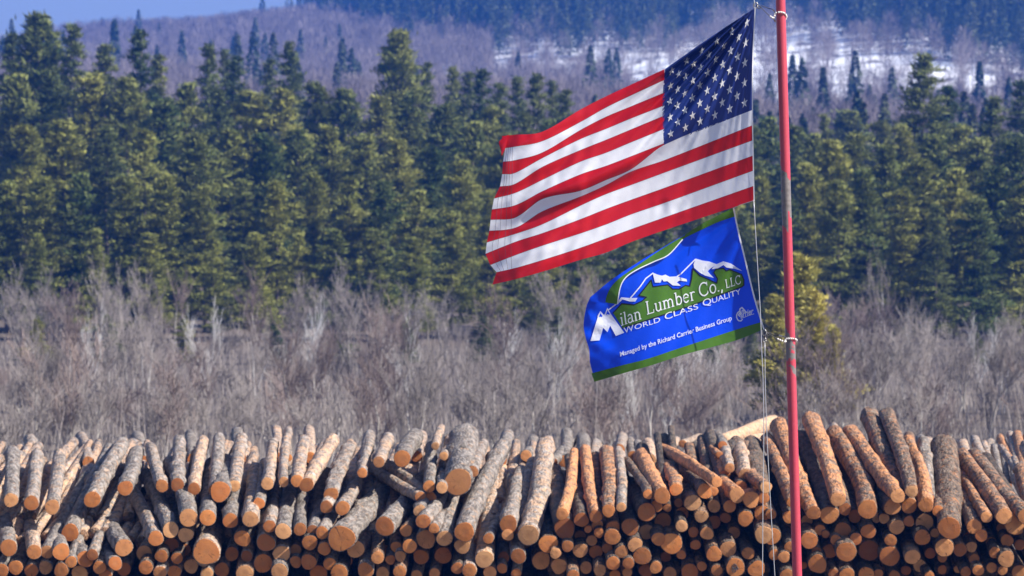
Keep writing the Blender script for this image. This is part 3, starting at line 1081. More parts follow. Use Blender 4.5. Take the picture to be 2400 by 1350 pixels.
for a in [
    (352, 912, 42, 438, 480, 33, 'b', -.1, 5., 5), (488, 955, 52, 455, 600, 44, 'd', .1, 4.6, 0), (588, 930, 43, 515, 460, 38, 'b', -.05, 5.1, -6),
    (678, 890, 43, 665, 480, 52, 'b', -.1, 5., 4), (768, 865, 33, 745, 465, 33, 'p', -.1, 5., 3), (370, 1015, 72, 280, 620, 74, 'd', .2, 5., 0),
    (955, 775, 34, 805, 540, 30, 'b', -.05, 4.4, 10), (1055, 785, 55, 915, 515, 62, 'b', -.1, 4.8, 0), (1152, 742, 42, 1055, 545, 42, 'b', 0, 4.3, 6),
    (1355, 755, 50, 1165, 620, 36, 'b', .1, 4.2, 8), (1440, 688, 36, 1050, 455, 44, 'b', -.3, 5., -5), (1580, 780, 52, 1330, 600, 42, 'b', 0, 4.2, 0),
    (1785, 725, 42, 1375, 530, 38, 'b', -.25, 5., 6), (1420, 755, 30, 1300, 640, 28, 'b', .2, 4., 0), (115, 1060, 72, 235, 430, 62, 'p', -.1, 5.6, 6),
    (255, 1125, 65, 215, 800, 56, 'd', .15, 4.8, 0), (710, 1015, 48, 700, 800, 44, 'b', .2, 4.5, 0), (830, 1005, 60, 790, 780, 52, 'd', .1, 4.6, 0),
    (945, 900, 62, 830, 700, 50, 'd', .15, 4.6, 0), (1015, 860, 42, 900, 690, 36, 'd', .2, 4.5, 0), (1270, 835, 55, 1170, 660, 46, 'd', .1, 4.4, 0),
    (1680, 812, 56, 1560, 640, 46, 'b', .1, 4.4, 0), (1770, 800, 40, 1640, 640, 36, 'b', .1, 4.4, 0), (1530, 590, 34, 1480, 420, 40, 'p', 1.6, 3.2, 0),
    (1640, 640, 44, 1600, 440, 46, 'p', 1.3, 3.4, 0), (1745, 760, 60, 1690, 430, 66, 'd', .7, 4.8, 0), (1500, 640, 34, 1390, 420, 34, 'b', 1.7, 3.2, 0),
    (1460, 500, 24, 1350, 385, 24, 'b', 2.6, 3., 0), (1480, 430, 30, 1420, 345, 30, 'p', 3.4, 3., 0),
    (-25, 985, 60, 60, 620, 50, 'p', .1, 4.8, 0), (30, 900, 55, 150, 560, 52, 'p', .8, 4.6, 0), (1610, 720, 40, 1520, 560, 36, 'd', .9, 4., 0),
]:
    top.append((*c3(a[0], a[1]), a[2] / 3, *c3(a[3], a[4]), a[5] / 3, *a[6:]))
c5 = R_((600, 900))
for a in [
    (1465, 1040, 70, 1735, 440, 56, 'p', -.15, 5.6, -5), (1635, 1085, 38, 1745, 780, 34, 'p', 0, 4.8, 0), (1175, 965, 50, 1440, 620, 46, 'p', -.05, 5., 0),
    (1252, 1015, 36, 1420, 740, 34, 'p', -.1, 4.8, 4), (905, 1000, 65, 1205, 640, 55, 'p', -.1, 5.1, 0), (600, 1085, 90, 930, 720, 74, 'p', -.2, 5.1, 0),
    (465, 1045, 44, 660, 700, 38, 'p', -.05, 4.9, 0), (400, 1030, 40, 470, 650, 38, 'p', .1, 4.9, 5), (310, 1020, 44, 360, 620, 42, 'p', 0, 5., -4),
    (190, 1035, 55, 260, 620, 48, 'p', -.05, 5., 0), (95, 1000, 45, 150, 600, 42, 'p', 0, 5., 4), (1770, 1060, 42, 1830, 740, 40, 'd', .1, 4.8, 0),
    (700, 1160, 62, 900, 940, 52, 'd', .1, 4.6, 0), (1055, 1030, 42, 1180, 820, 38, 'd', .2, 4.6, 0), (1065, 730, 38, 790, 575, 36, 'p', 1.1, 4.2, 0),
    (1135, 720, 40, 850, 520, 38, 'p', 1.3, 4.2, 0), (1050, 480, 60, 1120, 370, 58, 'p', 2.4, 3.6, 0), (1430, 600, 92, 1460, 380, 105, 'p', 1.2, 4.2, 0),
    (300, 600, 44, 340, 400, 42, 'p', 1.2, 4.2, 0), (400, 620, 50, 540, 400, 48, 'p', 1.2, 4.4, 0), (560, 680, 50, 660, 440, 46, 'p', 1.1, 4.4, 0),
    (760, 560, 34, 800, 400, 34, 'p', 1.6, 4., 0), (880, 500, 40, 930, 380, 40, 'p', 2.0, 4., 0), (1220, 640, 42, 1230, 440, 40, 'p', 1.2, 4.2, 0),
    (1310, 680, 40, 1320, 560, 38, 'p', .8, 4., 0), (90, 620, 44, 120, 420, 42, 'p', 1.2, 4.3, 0), (200, 600, 34, 215, 380, 34, 'p', 1.3, 4.4, 0),
    (1540, 560, 40, 1600, 420, 38, 'p', 1.6, 4., 0), (1330, 470, 30, 1360, 380, 30, 'p', 2.8, 3.4, 0), (1270, 400, 28, 1300, 310, 28, 'p', 3.4, 3.2, 0),
    (640, 800, 50, 740, 620, 46, 'p', .6, 4.2, 0), (520, 800, 44, 600, 640, 40, 'p', .7, 4.2, 0), (30, 760, 40, 60, 560, 38, 'p', .7, 4.2, 0), (1180, 820, 44, 1270, 640, 40, 'p', .6, 4.2, 0),
]:
    top.append((*c5(a[0], a[1]), a[2] / 3, *c5(a[3], a[4]), a[5] / 3, *a[6:]))
c6 = R_((0, 900))
for a in [
    (1325, 940, 65, 1200, 560, 55, 'p', 0, 4.9, 6), (1460, 940, 55, 1490, 560, 50, 'p', 0, 4.9, 0), (1450, 1180, 90, 1570, 860, 80, 'p', -.2, 4.9, 0),
    (1200, 1025, 55, 1030, 640, 48, 'p', .05, 4.9, 0), (1095, 1085, 52, 880, 660, 46, 'p', 0, 4.9, 5), (870, 1150, 62, 620, 830, 54, 'p', 0, 4.9, 0),
    (810, 1260, 50, 480, 960, 48, 'p', -.1, 5., 0), (600, 1230, 60, 380, 900, 52, 'p', .1, 5., 0), (430, 1180, 60, 300, 840, 52, 'p', 0, 5., 0),
    (240, 1180, 52, 160, 820, 48, 'p', 0, 5., 0), (60, 1150, 58, 30, 800, 50, 'p', 0, 5., 0), (-120, 1120, 60, -120, 780, 50, 'p', 0, 5., 0),
    (1760, 950, 55, 1800, 600, 50, 'p', 0, 4.9, 0), (1620, 960, 52, 1640, 600, 46, 'p', .2, 4.8, 0), (560, 880, 60, 770, 470, 56, 'p', .9, 4.8, 0),
    (900, 660, 52, 960, 480, 50, 'p', 1.4, 4.4, 0), (700, 700, 56, 860, 420, 52, 'p', 1.3, 4.6, 0), (1120, 640, 44, 1060, 450, 42, 'p', 1.4, 4.4, 0),
    (1250, 620, 46, 1260, 400, 44, 'p', 1.4, 4.4, 0), (1380, 640, 42, 1430, 400, 40, 'p', 1.3, 4.4, 0), (1520, 640, 46, 1540, 380, 42, 'p', 1.3, 4.4, 0),
    (1660, 620, 42, 1700, 380, 40, 'p', 1.4, 4.4, 0), (1560, 700, 70, 1600, 560, 64, 'p', .9, 4.4, 0), (380, 760, 50, 420, 500, 48, 'p', 1.1, 4.4, 0),
    (230, 740, 50, 260, 500, 48, 'p', 1.1, 4.4, 0), (80, 720, 50, 90, 480, 48, 'p', 1.1, 4.4, 0), (-90, 720, 50, -90, 480, 48, 'p', 1.1, 4.4, 0),
]:
    top.append((*c6(a[0], a[1]), a[2] / 3, *c6(a[3], a[4]), a[5] / 3, *a[6:]))
# far row of the yard: smaller, sunlit
for a in [
    (1690, 1035, 15, 1812, 988, 16, 'w', 12, 9, 0), (1730, 1052, 11, 1790, 1022, 12, 'w', 11.6, 8, 0), (1600, 1040, 9, 1640, 1025, 10, 'w', 13, 8, 0),
    (1625, 1048, 9, 1668, 1022, 10, 'w', 13.4, 8, 0), (1580, 1052, 9, 1584, 1030, 9, 'p', 13, 5, 0), (1560, 1046, 11, 1568, 1030, 11, 'w', 13, 5, 0),
    (1455, 1040, 12, 1458, 1026, 13, 'p', 8, 5, 0), (1480, 1052, 11, 1476, 1034, 11, 'p', 8, 5, 0), (1498, 1060, 12, 1494, 1042, 12, 'p', 7, 5, 0),
    (1522, 1060, 14, 1518, 1040, 14, 'p', 7, 5, 0), (1325, 1050, 14, 1328, 1016, 14, 'p', 6, 5, 0), (1312, 1062, 12, 1338, 1038, 12, 'p', 5, 5, 0),
    (1370, 1052, 15, 1366, 1028, 15, 'p', 6, 5, 0), (1395, 1062, 12, 1398, 1040, 12, 'p', 6, 5, 0), (1285, 1060, 14, 1284, 1036, 15, 'p', 6, 5, 0),
    (1452, 1066, 13, 1448, 1046, 13, 'p', 5, 5, 0), (1608, 1064, 10, 1620, 1050, 10, 'p', 10, 5, 0), (1640, 1064, 10, 1652, 1046, 10, 'p', 10, 5, 0),
    (2160, 1060, 13, 2158, 1030, 13, 'p', 8, 5, 0), (2180, 1064, 12, 2176, 1034, 12, 'p', 8, 5, 0), (2140, 1060, 12, 2130, 1022, 12, 'b', 7, 5, 0),
    (2265, 1062, 11, 2256, 1040, 12, 'p', 8, 5, 0), (2302, 1062, 11, 2284, 1030, 11, 'p', 9, 5, 0), (2326, 1090, 9, 2306, 1040, 9, 'p', 9, 6, 0),
    (2340, 1096, 8, 2330, 1046, 8, 'p', 9, 6, 0), (2366, 1062, 9, 2344, 1026, 9, 'b', 11, 6, 0), (2378, 1060, 9, 2368, 1018, 9, 'p', 11, 6, 0),
    (2358, 1098, 8, 2350, 1050, 8, 'p', 9, 6, 0), (2392, 1068, 11, 2384, 1020, 12, 'b', 10, 6, 0), (2398, 1090, 9, 2388, 1056, 9, 'p', 9, 5, 0), (2420, 1066, 11, 2408, 1024, 11, 'b', 10, 6, 0),
    (2374, 1098, 8, 2370, 1066, 8, 'p', 9, 5, 0), (2310, 1070, 10, 2322, 1036, 9, 'p', 11, 5, 0), (2000, 1060, 13, 1996, 1032, 13, 'p', 8, 5, 0), (1960, 1020, 9, 1954, 1000, 10, 'p', 8, 5, 0),
    (2236, 1080, 12, 2230, 1046, 12, 'p', 8, 5, 0), (1700, 1070, 12, 1680, 1040, 12, 'p', 8, 5, 0), (1760, 1064, 11, 1750, 1040, 11, 'p', 9, 5, 0),
    (1240, 1050, 13, 1250, 1030, 13, 'p', 6, 5, 0), (1180, 1050, 15, 1190, 1020, 15, 'p', 6, 5, 0), (1100, 1046, 14, 1108, 1016, 14, 'p', 6, 5, 0),
    (980, 1046, 14, 986, 1020, 14, 'p', 6, 5, 0), (860, 1050, 14, 866, 1022, 14, 'p', 6, 5, 0),
    (650, 1040, 11, 648, 1006, 11, 'p', 6, 5, 0), (676, 1042, 9, 676, 1008, 9, 'p', 6, 5, 0), (726, 1042, 13, 724, 1008, 13, 'p', 6, 5, 0),
    (560, 1046, 14, 556, 1014, 14, 'p', 6, 5, 0), (450, 1050, 14, 446, 1020, 14, 'p', 6, 5, 0), (330, 1054, 14, 322, 1024, 14, 'p', 6, 5, 0), (200, 1056, 14, 190, 1026, 14, 'p', 6, 5, 0), (80, 1060, 14, 70, 1030, 14, 'p', 6, 5, 0),
]:
    top.append(a)

for (fx, fy, rf, bx_, by_, rb, bk_, dD, L, bend) in top:
    Df = D0 + dD
    far = dD > 4.5
    if far and bk_ != 'w':
        fx, fy = fx + (fx - bx_) * .7, fy + (fy - by_) * .9
    elif dD >= .55 and fx < 1260:
        fx, fy = fx + (fx - bx_) * .32, fy + (fy - by_) * .40
    fr = at(fx, fy, Df)
    ba = at(bx_, by_, Df + L)
    r0 = 1.07 * rf * Df / F
    r1 = 1.07 * rb * (Df + L) / F
    # photograph's back radius is the visible outline; lower the axis so the top edge stays put
    nb = 4 if far else rng.randint(6, 14)
    put_log(fr, ba, r0, r1 * .97, MID[bk_], fx, fy, 12 if far else 18, 12 if far else 26,
            (bend * MM * .9 * rng.uniform(.7, 1.3) + rng.uniform(-.02, .02), rng.uniform(-.03, .05)), nb, 'far' if far else 'top')

# sawn ends packed in the face of the pile: pixel x, y, radius in the enlarged views
ends = []
for a in [(272, 960, 38), (130, 1025, 35), (30, 1070, 60), (365, 1025, 38), (405, 1055, 28), (525, 1025, 58), (290, 1100, 58), (155, 1145, 40), (478, 1098, 40),
          (340, 1175, 32), (112, 1215, 42), (430, 1175, 52), (348, 1265, 68), (250, 1275, 25), (550, 1180, 72), (618, 1088, 44), (712, 1170, 76), (705, 1035, 52),
          (815, 945, 38), (905, 1005, 52), (862, 1098, 44), (855, 1210, 70), (990, 965, 38), (1100, 978, 68), (1085, 1078, 58), (1172, 1048, 32), (1015, 1215, 54), (1140, 1190, 38),
          (1065, 1275, 46), (1240, 1150, 65), (1225, 1222, 32), (970, 1310, 36), (1350, 1165, 48), (1405, 1078, 36), (1430, 1145, 38), (1500, 1065, 45), (1570, 1110, 38),
          (1595, 1185, 42), (1640, 1010, 34), (1680, 1100, 44), (1675, 1230, 58), (1450, 1230, 38), (1572, 1290, 38), (1478, 1310, 40), (1335, 1300, 28), (1390, 1320, 36),
          (1225, 1305, 33), (1650, 1310, 36), (1765, 1320, 50), (1770, 1130, 40), (555, 1345, 52), (690, 1340, 55), (775, 1335, 35), (890, 1350, 40), (460, 1335, 38),
          (1135, 1350, 35), (130, 1345, 45), (45, 1200, 40), (1860, 1060, 55), (1880, 1230, 60)]:
    ends.append((*c4(a[0], a[1]), a[2] / 3))
for a in [(1170, 835, 30), (1092, 870, 30), (1195, 910, 45), (1330, 930, 45), (1420, 858, 46), (1530, 860, 46), (1500, 940, 38), (1420, 970, 46), (1640, 945, 55), (1760, 910, 60),
          (1192, 998, 42), (1275, 1040, 36), (1370, 1050, 46), (1560, 1045, 44), (1770, 1060, 65), (1120, 1120, 75), (1290, 1130, 36), (1520, 1160, 58), (1420, 1195, 55),
          (945, 1040, 55), (1060, 965, 60), (1030, 1090, 50), (705, 1075, 55), (865, 1130, 50), (915, 1210, 62), (770, 1180, 45), (670, 1155, 38), (590, 1180, 50), (610, 1045, 35), (600, 995, 42),
          (480, 1070, 40), (535, 1020, 28), (560, 1100, 38), (480, 1170, 50), (390, 1140, 42), (305, 1190, 40), (205, 1240, 65), (45, 1210, 55), (330, 1280, 55), (430, 1290, 42),
          (520, 1290, 42), (618, 1310, 45), (710, 1260, 50), (818, 1260, 42), (810, 1325, 35), (940, 1310, 50), (1080, 1215, 38), (1250, 1320, 58), (1335, 1280, 34), (1570, 1290, 65),
          (1720, 1300, 60), (1110, 1330, 45), (725, 1345, 40), (430, 1345, 40), (30, 1330, 35), (1660, 1190, 46), (1440, 1310, 42), (1190, 1200, 34), (1010, 1290, 42)]:
    ends.append((*c3(a[0], a[1]), a[2] / 3))
for a in [(70, 1115, 65), (180, 1195, 60), (280, 1165, 38), (378, 1115, 55), (480, 1158, 45), (370, 1250, 55), (280, 1250, 42), (520, 1265, 45), (440, 1330, 60), (50, 1260, 65),
          (165, 1320, 60), (640, 1245, 38), (585, 1325, 58), (770, 1310, 55), (855, 1220, 45), (905, 1160, 34), (985, 1145, 40), (945, 1235, 34), (1015, 1210, 38),
          (1080, 1140, 50), (1160, 1215, 52), (1195, 1090, 65), (1325, 1085, 55), (1315, 1205, 58), (1450, 1140, 55), (1415, 1295, 42), (1500, 1310, 50), (1605, 1230, 62),
          (1740, 1220, 42), (1730, 1295, 36), (1645, 1325, 48), (1255, 1330, 38), (1130, 1345, 40), (890, 1330, 46), (1010, 1320, 44)]:
    ends.append((*c5(a[0], a[1]), a[2] / 3))
for a in [(1305, 1060, 52), (1205, 1130, 52), (1300, 1165, 42), (1015, 1190, 55), (1135, 1210, 45), (1245, 1225, 40), (1345, 1280, 50), (1225, 1320, 48), (1705, 1085, 58),
          (1630, 1195, 50), (1735, 1210, 40), (1560, 1305, 50), (1720, 1330, 60), (1455, 1335, 45), (870, 1300, 50), (1025, 1290, 50), (1125, 1325, 45), (700, 1290, 48), (560, 1330, 55),
          (430, 1310, 50), (320, 1290, 48), (220, 1310, 50), (110, 1290, 52), (10, 1310, 48), (740, 1345, 44), (330, 1180, 46), (150, 1240, 40), (500, 1250, 40), (650, 1200, 40)]:
    ends.append((*c6(a[0], a[1]), a[2] / 3))
for (ex, ey, er) in ends:
    rec = rng.choice([0, 0, .05, .12, .25, .4, .6]) + (0.25 if er < 13 else 0)
    Df = D0 + rec + rng.uniform(-.12, .05)
    fr = at(ex, ey, Df)
    yaw = rng.gauss(0, .022)
    tl = math.radians(rng.uniform(8.3, 9.6))
    L = rng.uniform(4.4, 5.0)
    ba = fr + Vector((math.sin(yaw), math.cos(yaw) * math.cos(tl), math.sin(tl))) * L
    r0 = 1.06 * er * Df / F
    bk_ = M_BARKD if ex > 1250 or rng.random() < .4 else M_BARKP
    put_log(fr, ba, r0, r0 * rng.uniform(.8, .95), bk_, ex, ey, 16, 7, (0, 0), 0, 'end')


def size_word(r):
    return 'very thick' if r > .135 else 'thick' if r > .112 else 'medium' if r > .085 else 'thin' if r > .065 else 'very thin'


def under(px):
    for lim, s in ((420, 'at the far left'), (800, 'left of the flags'), (1140, 'left of the striped flag'), (1390, "below the striped flag's tip"),
                   (1600, "below the blue flag's text"), (1790, 'just left of the halyard'), (1866, 'between halyard and flagpole'), (2060, 'just right of the flagpole'),
                   (2230, 'right of the flagpole'), (9999, 'at the far right')):
        if px < lim:
            return s


lk = {}
for i, (o, e, px, py, r0, bark, info) in enumerate(LOGS):
    if info == 'end':
        row = 'upper face' if py < 1245 else 'middle face' if py < 1295 else 'bottom edge'
    elif info == 'top':
        row = 'top layer' if py > 1150 else 'second tier'
    else:
        row = 'far row'
    lk.setdefault((under(px), row), []).append((px, i))
for (zone, row), lst in lk.items():
    lst.sort()
    for j, (px, i) in enumerate(lst):
        o, e, px, py, r0, bark, info = LOGS[i]
        col = {M_BARK: 'rusty-grey', M_BARKD: 'dark', M_BARKP: 'pale grey', M_PEELED: 'bright peeled'}[bark]
        if info == 'end':
            lab = f'{size_word(r0)} sawn log end, {nth(j)} from left, {row}, {zone}'
            grp = 'log ends packed in the face of the pile'
        elif info == 'top':
            lab = f'{size_word(r0)} {col} log, {nth(j)} from left, {row}, {zone}'
            grp = 'logs lying on top of the pile'
        else:
            lab = f'{col} log of the far stack, {nth(j)} from left, {zone}'
            grp = 'logs of the far stack behind the pile'
        tag(o, lab, 'log', grp)

# scribbled mark on one sawn end
for (o, e, px, py, r0, bark, info) in LOGS:
    if info == 'end' and abs(px - (1200 + 1570 / 3)) < 1 and abs(py - (900 + 1290 / 3)) < 1:
        V, Fc = [], []
        r = random.Random(4)
        for k in range(4):
            pts = []
            cx, cz = r.uniform(-.03, .03), r.uniform(-.04, .04)
            for s in range(9):
                a = s / 8 * 5.5 + k
                pts.append((cx + math.cos(a) * .035 * r.uniform(.7, 1.3), -.019, cz + math.sin(a) * .03 * r.uniform(.7, 1.3)))
            v, f = tube(pts, .005, 4)
            b = len(V)
            V += v
            Fc += [tuple(b + q for q in g) for g in f]
        mesh_obj('scribble_mark', V, Fc, M_DARKCORD, e)

# logs buried in the pile and the lower courses out of the picture: one mass
Vp, Fp = [], []
nsf = 8
row = 0
zf = 0.17
while zf < 2.95:
    xx = -11.4 + (0.17 if row % 2 else 0)
    while xx < 11.4:
        r = rng.uniform(.11, .165)
        d = D0 + (1.15 if zf > 1.7 else 0.25) + rng.uniform(-.2, .3)
        lim = 2.35 + (0.25 if xx > 0.6 else 0.0)
        if zf < lim:
            tl = math.radians(9)
            for (t, rr) in ((0, r), (4.2, r * .85)):
                for j in range(nsf):
                    th = 2 * math.pi * j / nsf
                    Vp.append((xx + math.cos(th) * rr, d + t * math.cos(tl), zf + math.sin(th) * rr + t * math.sin(tl)))
            b = len(Vp) - 2 * nsf
            for j in range(nsf):
                k = (j + 1) % nsf
                Fp.append((b + j, b + nsf + j, b + nsf + k, b + k))
            Fp.append(tuple(b + j for j in range(nsf)))
            Fp.append(tuple(b + nsf + j for j in range(nsf))[::-1])
        xx += 0.335
    zf += 0.285
    row += 1
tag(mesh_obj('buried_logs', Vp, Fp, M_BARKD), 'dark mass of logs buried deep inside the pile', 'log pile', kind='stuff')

# inner courses that carry the upper tiers at the left
Vp, Fp, Mp = [], [], []
for (dd, y0, y1, step, rr) in ((1.2, 1262, 1118, 27, 15), (2.2, 1222, 1072, 28, 15), (3.3, 1186, 1046, 29, 14)):
    px = -520.0
    while px < 2900:
        px += step * rng.uniform(.85, 1.2)
        if 1255 < px < 2440:
            px = 2440
        f0 = at(px, y0 + rng.uniform(-12, 12), D0 + dd)
        b0_ = at(px + (1380 - px) * rng.uniform(.03, .10) + rng.uniform(-12, 12), y1 + rng.uniform(-10, 10), D0 + dd + 4.6)
        r = rr * rng.uniform(.75, 1.2) * D0 / F
        v, f = tube([f0, f0.lerp(b0_, .5) + Vector((rng.uniform(-.03, .03), 0, .02)), b0_], [r, r * .95, r * .85], 10)
        b = len(Vp)
        Vp += v
        Fp += [tuple(b + q for q in g) for g in f]
        Mp += [0] * (len(f) - 2) + [1, 1]
tag(mesh_obj('packed_logs', Vp, Fp, None, None, True, [M_BARKP, M_BARKD], Mp), 'closely packed pale logs filling the left half of the pile', 'log pile', kind='stuff')

# ground course under the far stack
Vp, Fp = [], []
for k in range(60):
    xx = -13 + k * .45 + rng.uniform(-.1, .1)
    for zz in (0.18, 0.5, 0.82, 1.14, 1.45):
        r = rng.uniform(.14, .19)
        v, f = tube([(xx, 66 + rng.uniform(-.3, .3), zz), (xx + rng.uniform(-.3, .3), 71, zz + .3)], [r, r * .8], 8)
        b = len(Vp)
        Vp += v
        Fp += [tuple(b + q for q in g) for g in f]
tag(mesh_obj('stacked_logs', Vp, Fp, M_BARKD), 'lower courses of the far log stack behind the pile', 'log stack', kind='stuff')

# ------------------------------------------------------------------ flagpole
DP = 38.0
p_top, p_bot = at(1819.5, -330, DP), at(1868.5, 1350, DP)
dv = (p_top - p_bot).normalized()
base = p_bot - dv * (p_bot.z / dv.z)
pole = empty('flagpole', base)
tag(pole, 'tall red steel flagpole with chipped grey paint', 'flagpole')
H = (p_top - base).length
V, Fc = tube([dv * (H * i / 30.0) for i in range(31)], 0.0475, 28)
mesh_obj('shaft', V, Fc, M_POLE, pole, True)
b = bmesh.new()
bmesh.ops.create_uvsphere(b, u_segments=20, v_segments=12, radius=.085)
bmesh.ops.translate(b, vec=dv * (H + .07), verts=b.verts)
fm = bpy.data.meshes.new('finial')
b.to_mesh(fm)
b.free()
fm.materials.append(M_STEEL)
fm.polygons.foreach_set('use_smooth', [True] * len(fm.polygons))
link('finial', fm, pole)
V, Fc = tube([(0, 0, 0), (0, 0, .03)], .16, 24)
mesh_obj('base_plate', V, Fc, M_STEEL, pole)


# ------------------------------------------------------------------ striped flag
CRUMP = [(nr.normal(.10, .08), nr.normal(.06, .09), nr.uniform(0, 6.28), .0030) for _ in range(7)]


def fold(px, py):
    """distance of the striped flag's cloth at a photograph pixel: billow, tension pleats and creases"""
    px = np.asarray(px, float)
    py = np.asarray(py, float)
    u = (1766 - px) / 620.0
    d = 0.10 * np.sin(u * 4.2 + 0.4 + (py - 350) / 260.0) + 0.06 * u
    # tension pleats radiating from the top of the hoist
    dx, dy = 1772 - px, py - 12
    rr = np.sqrt(dx * dx + dy * dy)
    th = np.arctan2(dy, np.maximum(dx, 1))
    fade = np.exp(-((rr - 170) / 190.0) ** 2) * np.clip((rr - 5) / 60, 0, 1)
    pl = (1 - 2 * np.abs(np.sin(th * 19 + 1.2 * np.sin(th * 9)))) * 0.9 + (1 - 2 * np.abs(np.sin(th * 37 + .7 + np.sin(th * 15)))) * 0.5 + (1 - 2 * np.abs(np.sin(th * 58 + 1.9 + 1.4 * np.sin(th * 21)))) * 0.28
    d = d + 0.045 * pl * fade * np.clip((1.25 - th) / .3, 0.15, 1)
    # deep fold that swallows the seventh stripe beside the canton and runs to the fly
    cl = np.interp(px, [1120, 1270, 1360, 1420, 1480, 1556, 1640, 1770], [560, 478, 455, 428, 399, 342, 270, 100])
    s = (py - cl)
    amp = np.interp(px, [1180, 1300, 1480, 1600, 1700], [0.02, 0.055, 0.07, 0.045, 0.0])
    d = d + amp * np.tanh(s / 16.0) - amp * .8 * np.exp(-((s + 22) / 26.0) ** 2)
    # crease running down out of the canton
    cx = np.interp(py, [205, 260, 330, 365, 400], [1676, 1646, 1610, 1585, 1560])
    m = np.exp(-((py - 290) / 70.0) ** 2)
    d = d - 0.020 * m * np.exp(-np.abs(px - cx) / 9.0)
    # billow near the fly
    t = (px - 1235) * 0.72 + (py - 420) * 0.70
    d = d + 0.055 * np.sin(t / 34.0) * np.exp(-((px - 1225) / 95.0) ** 2)
    # small crumples
    k = np.clip((1330 - px) / 120, 0, 1) * .6 + np.exp(-((px - 1570) / 50) ** 2 - ((py - 480) / 35) ** 2) * .9 + np.exp(-((px - 1340) / 60) ** 2) * .5 + .12
    for (fx_, fy_, ph_, am_) in CRUMP:
        d = d + am_ * k * np.sin(px * fx_ + py * fy_ + ph_ + 1.1 * np.sin(px * fy_ * .31 - py * fx_ * .42 + ph_ * 2))
    d = d + 0.0022 * np.sin(px / 13.0 + py / 30.0) + .0014 * np.sin((px * .8 + py * .35) / 6.0)
    return DP - .12 + d


COLS = [1765, 1556, 1480, 1420, 1360, 1270, 1205]
US = np.array([0, .4, .52, .62, .72, .86, .955, 1.0])
BY = {
    0: [None, 162, 198, 226, 257, 309, 316], 1: [None, 187, 223, 252, 286, 331, 344], 2: [None, 217, 249, 274, 305, 358, 376], 3: [None, 247, 277, 302, 326, 371, 406],
    4: [None, 271, 303, 328, 352, 392, 432], 5: [None, 302, 333, 358, 379, 422, 453], 6: [None, 336, 366, 389, 409, 449, 482], 7: [258, 340, 396, 422, 447, 467, 511],
    8: [294, 376, 402, 434, 461, 496, 535], 9: [329, 405, 433, 455, 482, 526, 549], 10: [365, 441, 468, 490, 514, 547, 568], 11: [400, 476, 502, 526, 547, 576, 599],
    12: [436, 510, 537, 559, 581, 610, 629], 13: [470, 540, 567, 592, 609, 637, 655]}
FLY = [(1176, 319), (1184, 347), (1179, 379), (1177, 408), (1172, 437), (1158, 465), (1153, 491), (1150, 515), (1147, 541), (1141, 568), (1138, 595), (1149, 621), (1164, 638), (1154, 667)]
HX = {7: 1762.5, 8: 1763, 9: 1763.5, 10: 1764.3, 11: 1765, 12: 1766, 13: 1766.7}


def smooth_interp(u, U, Pv):
    i = int(np.clip(np.searchsorted(U, u) - 1, 0, len(U) - 2))
    t = (u - U[i]) / (U[i + 1] - U[i])

    def slope(j):
        if j == 0:
            return (Pv[1] - Pv[0]) / (U[1] - U[0])
        if j == len(U) - 1:
            return (Pv[-1] - Pv[-2]) / (U[-1] - U[-2])
        return (Pv[j + 1] - Pv[j - 1]) / (U[j + 1] - U[j - 1])
    h = U[i + 1] - U[i]
    m0, m1 = slope(i) * h, slope(i + 1) * h
    return (2 * t ** 3 - 3 * t * t + 1) * Pv[i] + (t ** 3 - 2 * t * t + t) * m0 + (-2 * t ** 3 + 3 * t * t) * Pv[i + 1] + (t ** 3 - t * t) * m1


def edge_pt(k, u):
    """photograph pixel of stripe edge k at fly fraction u"""
    if k >= 7:
        xs_ = np.array([HX[k]] + COLS[1:] + [FLY[k][0]], float)
        ys_ = np.array(BY[k] + [FLY[k][1]], float)
        U = US
    else:
        xs_ = np.array([1557.5 - k * .2] + COLS[2:] + [FLY[k][0]], float)
        ys_ = np.array(BY[k][1:] + [FLY[k][1]], float)
        U = US[1:]
    return smooth_interp(u, U, xs_), smooth_interp(u, U, ys_)


def cloth_grid(name, PX, PY, depth, mat, parent, off=0.0, origin=Vector((0, 0, 0)), flip=False):
    nv, nu = PX.shape
    Dm = depth(PX, PY) - off
    V = at_np(PX, PY, Dm).reshape(-1, 3) - np.array(origin)
    I = (np.arange(nv - 1)[:, None] * nu + np.arange(nu - 1)[None]).ravel()
    return link(name, np_mesh(name, V, np.stack([I, I + nu, I + nu + 1, I + 1], 1) if flip else np.stack([I, I + 1, I + nu + 1, I + nu], 1), mat, True), parent)


f_org = at(1765, 470, DP)
flag = empty('american_flag', f_org)
tag(flag, 'large American flag streaming left from the red flagpole', 'flag')
for k in range(13):
    ua = 0.0 if k >= 7 else 0.4
    us_ = np.linspace(ua, 1, 150 if k >= 7 else 100)
    top_e = np.array([edge_pt(k, u) for u in us_])
    bot_e = np.array([edge_pt(k + 1, u) for u in us_])
    t = np.linspace(0, 1, 9)[:, None]
    st = cloth_grid('stripe', top_e[None, :, 0] * (1 - t) + bot_e[None, :, 0] * t, top_e[None, :, 1] * (1 - t) + bot_e[None, :, 1] * t,
                    fold, M_RED if k % 2 == 0 else M_WHITE, flag, 0, f_org)
    st['label'] = ('red' if k % 2 == 0 else 'white') + f' stripe, {nth(k)} from the top'


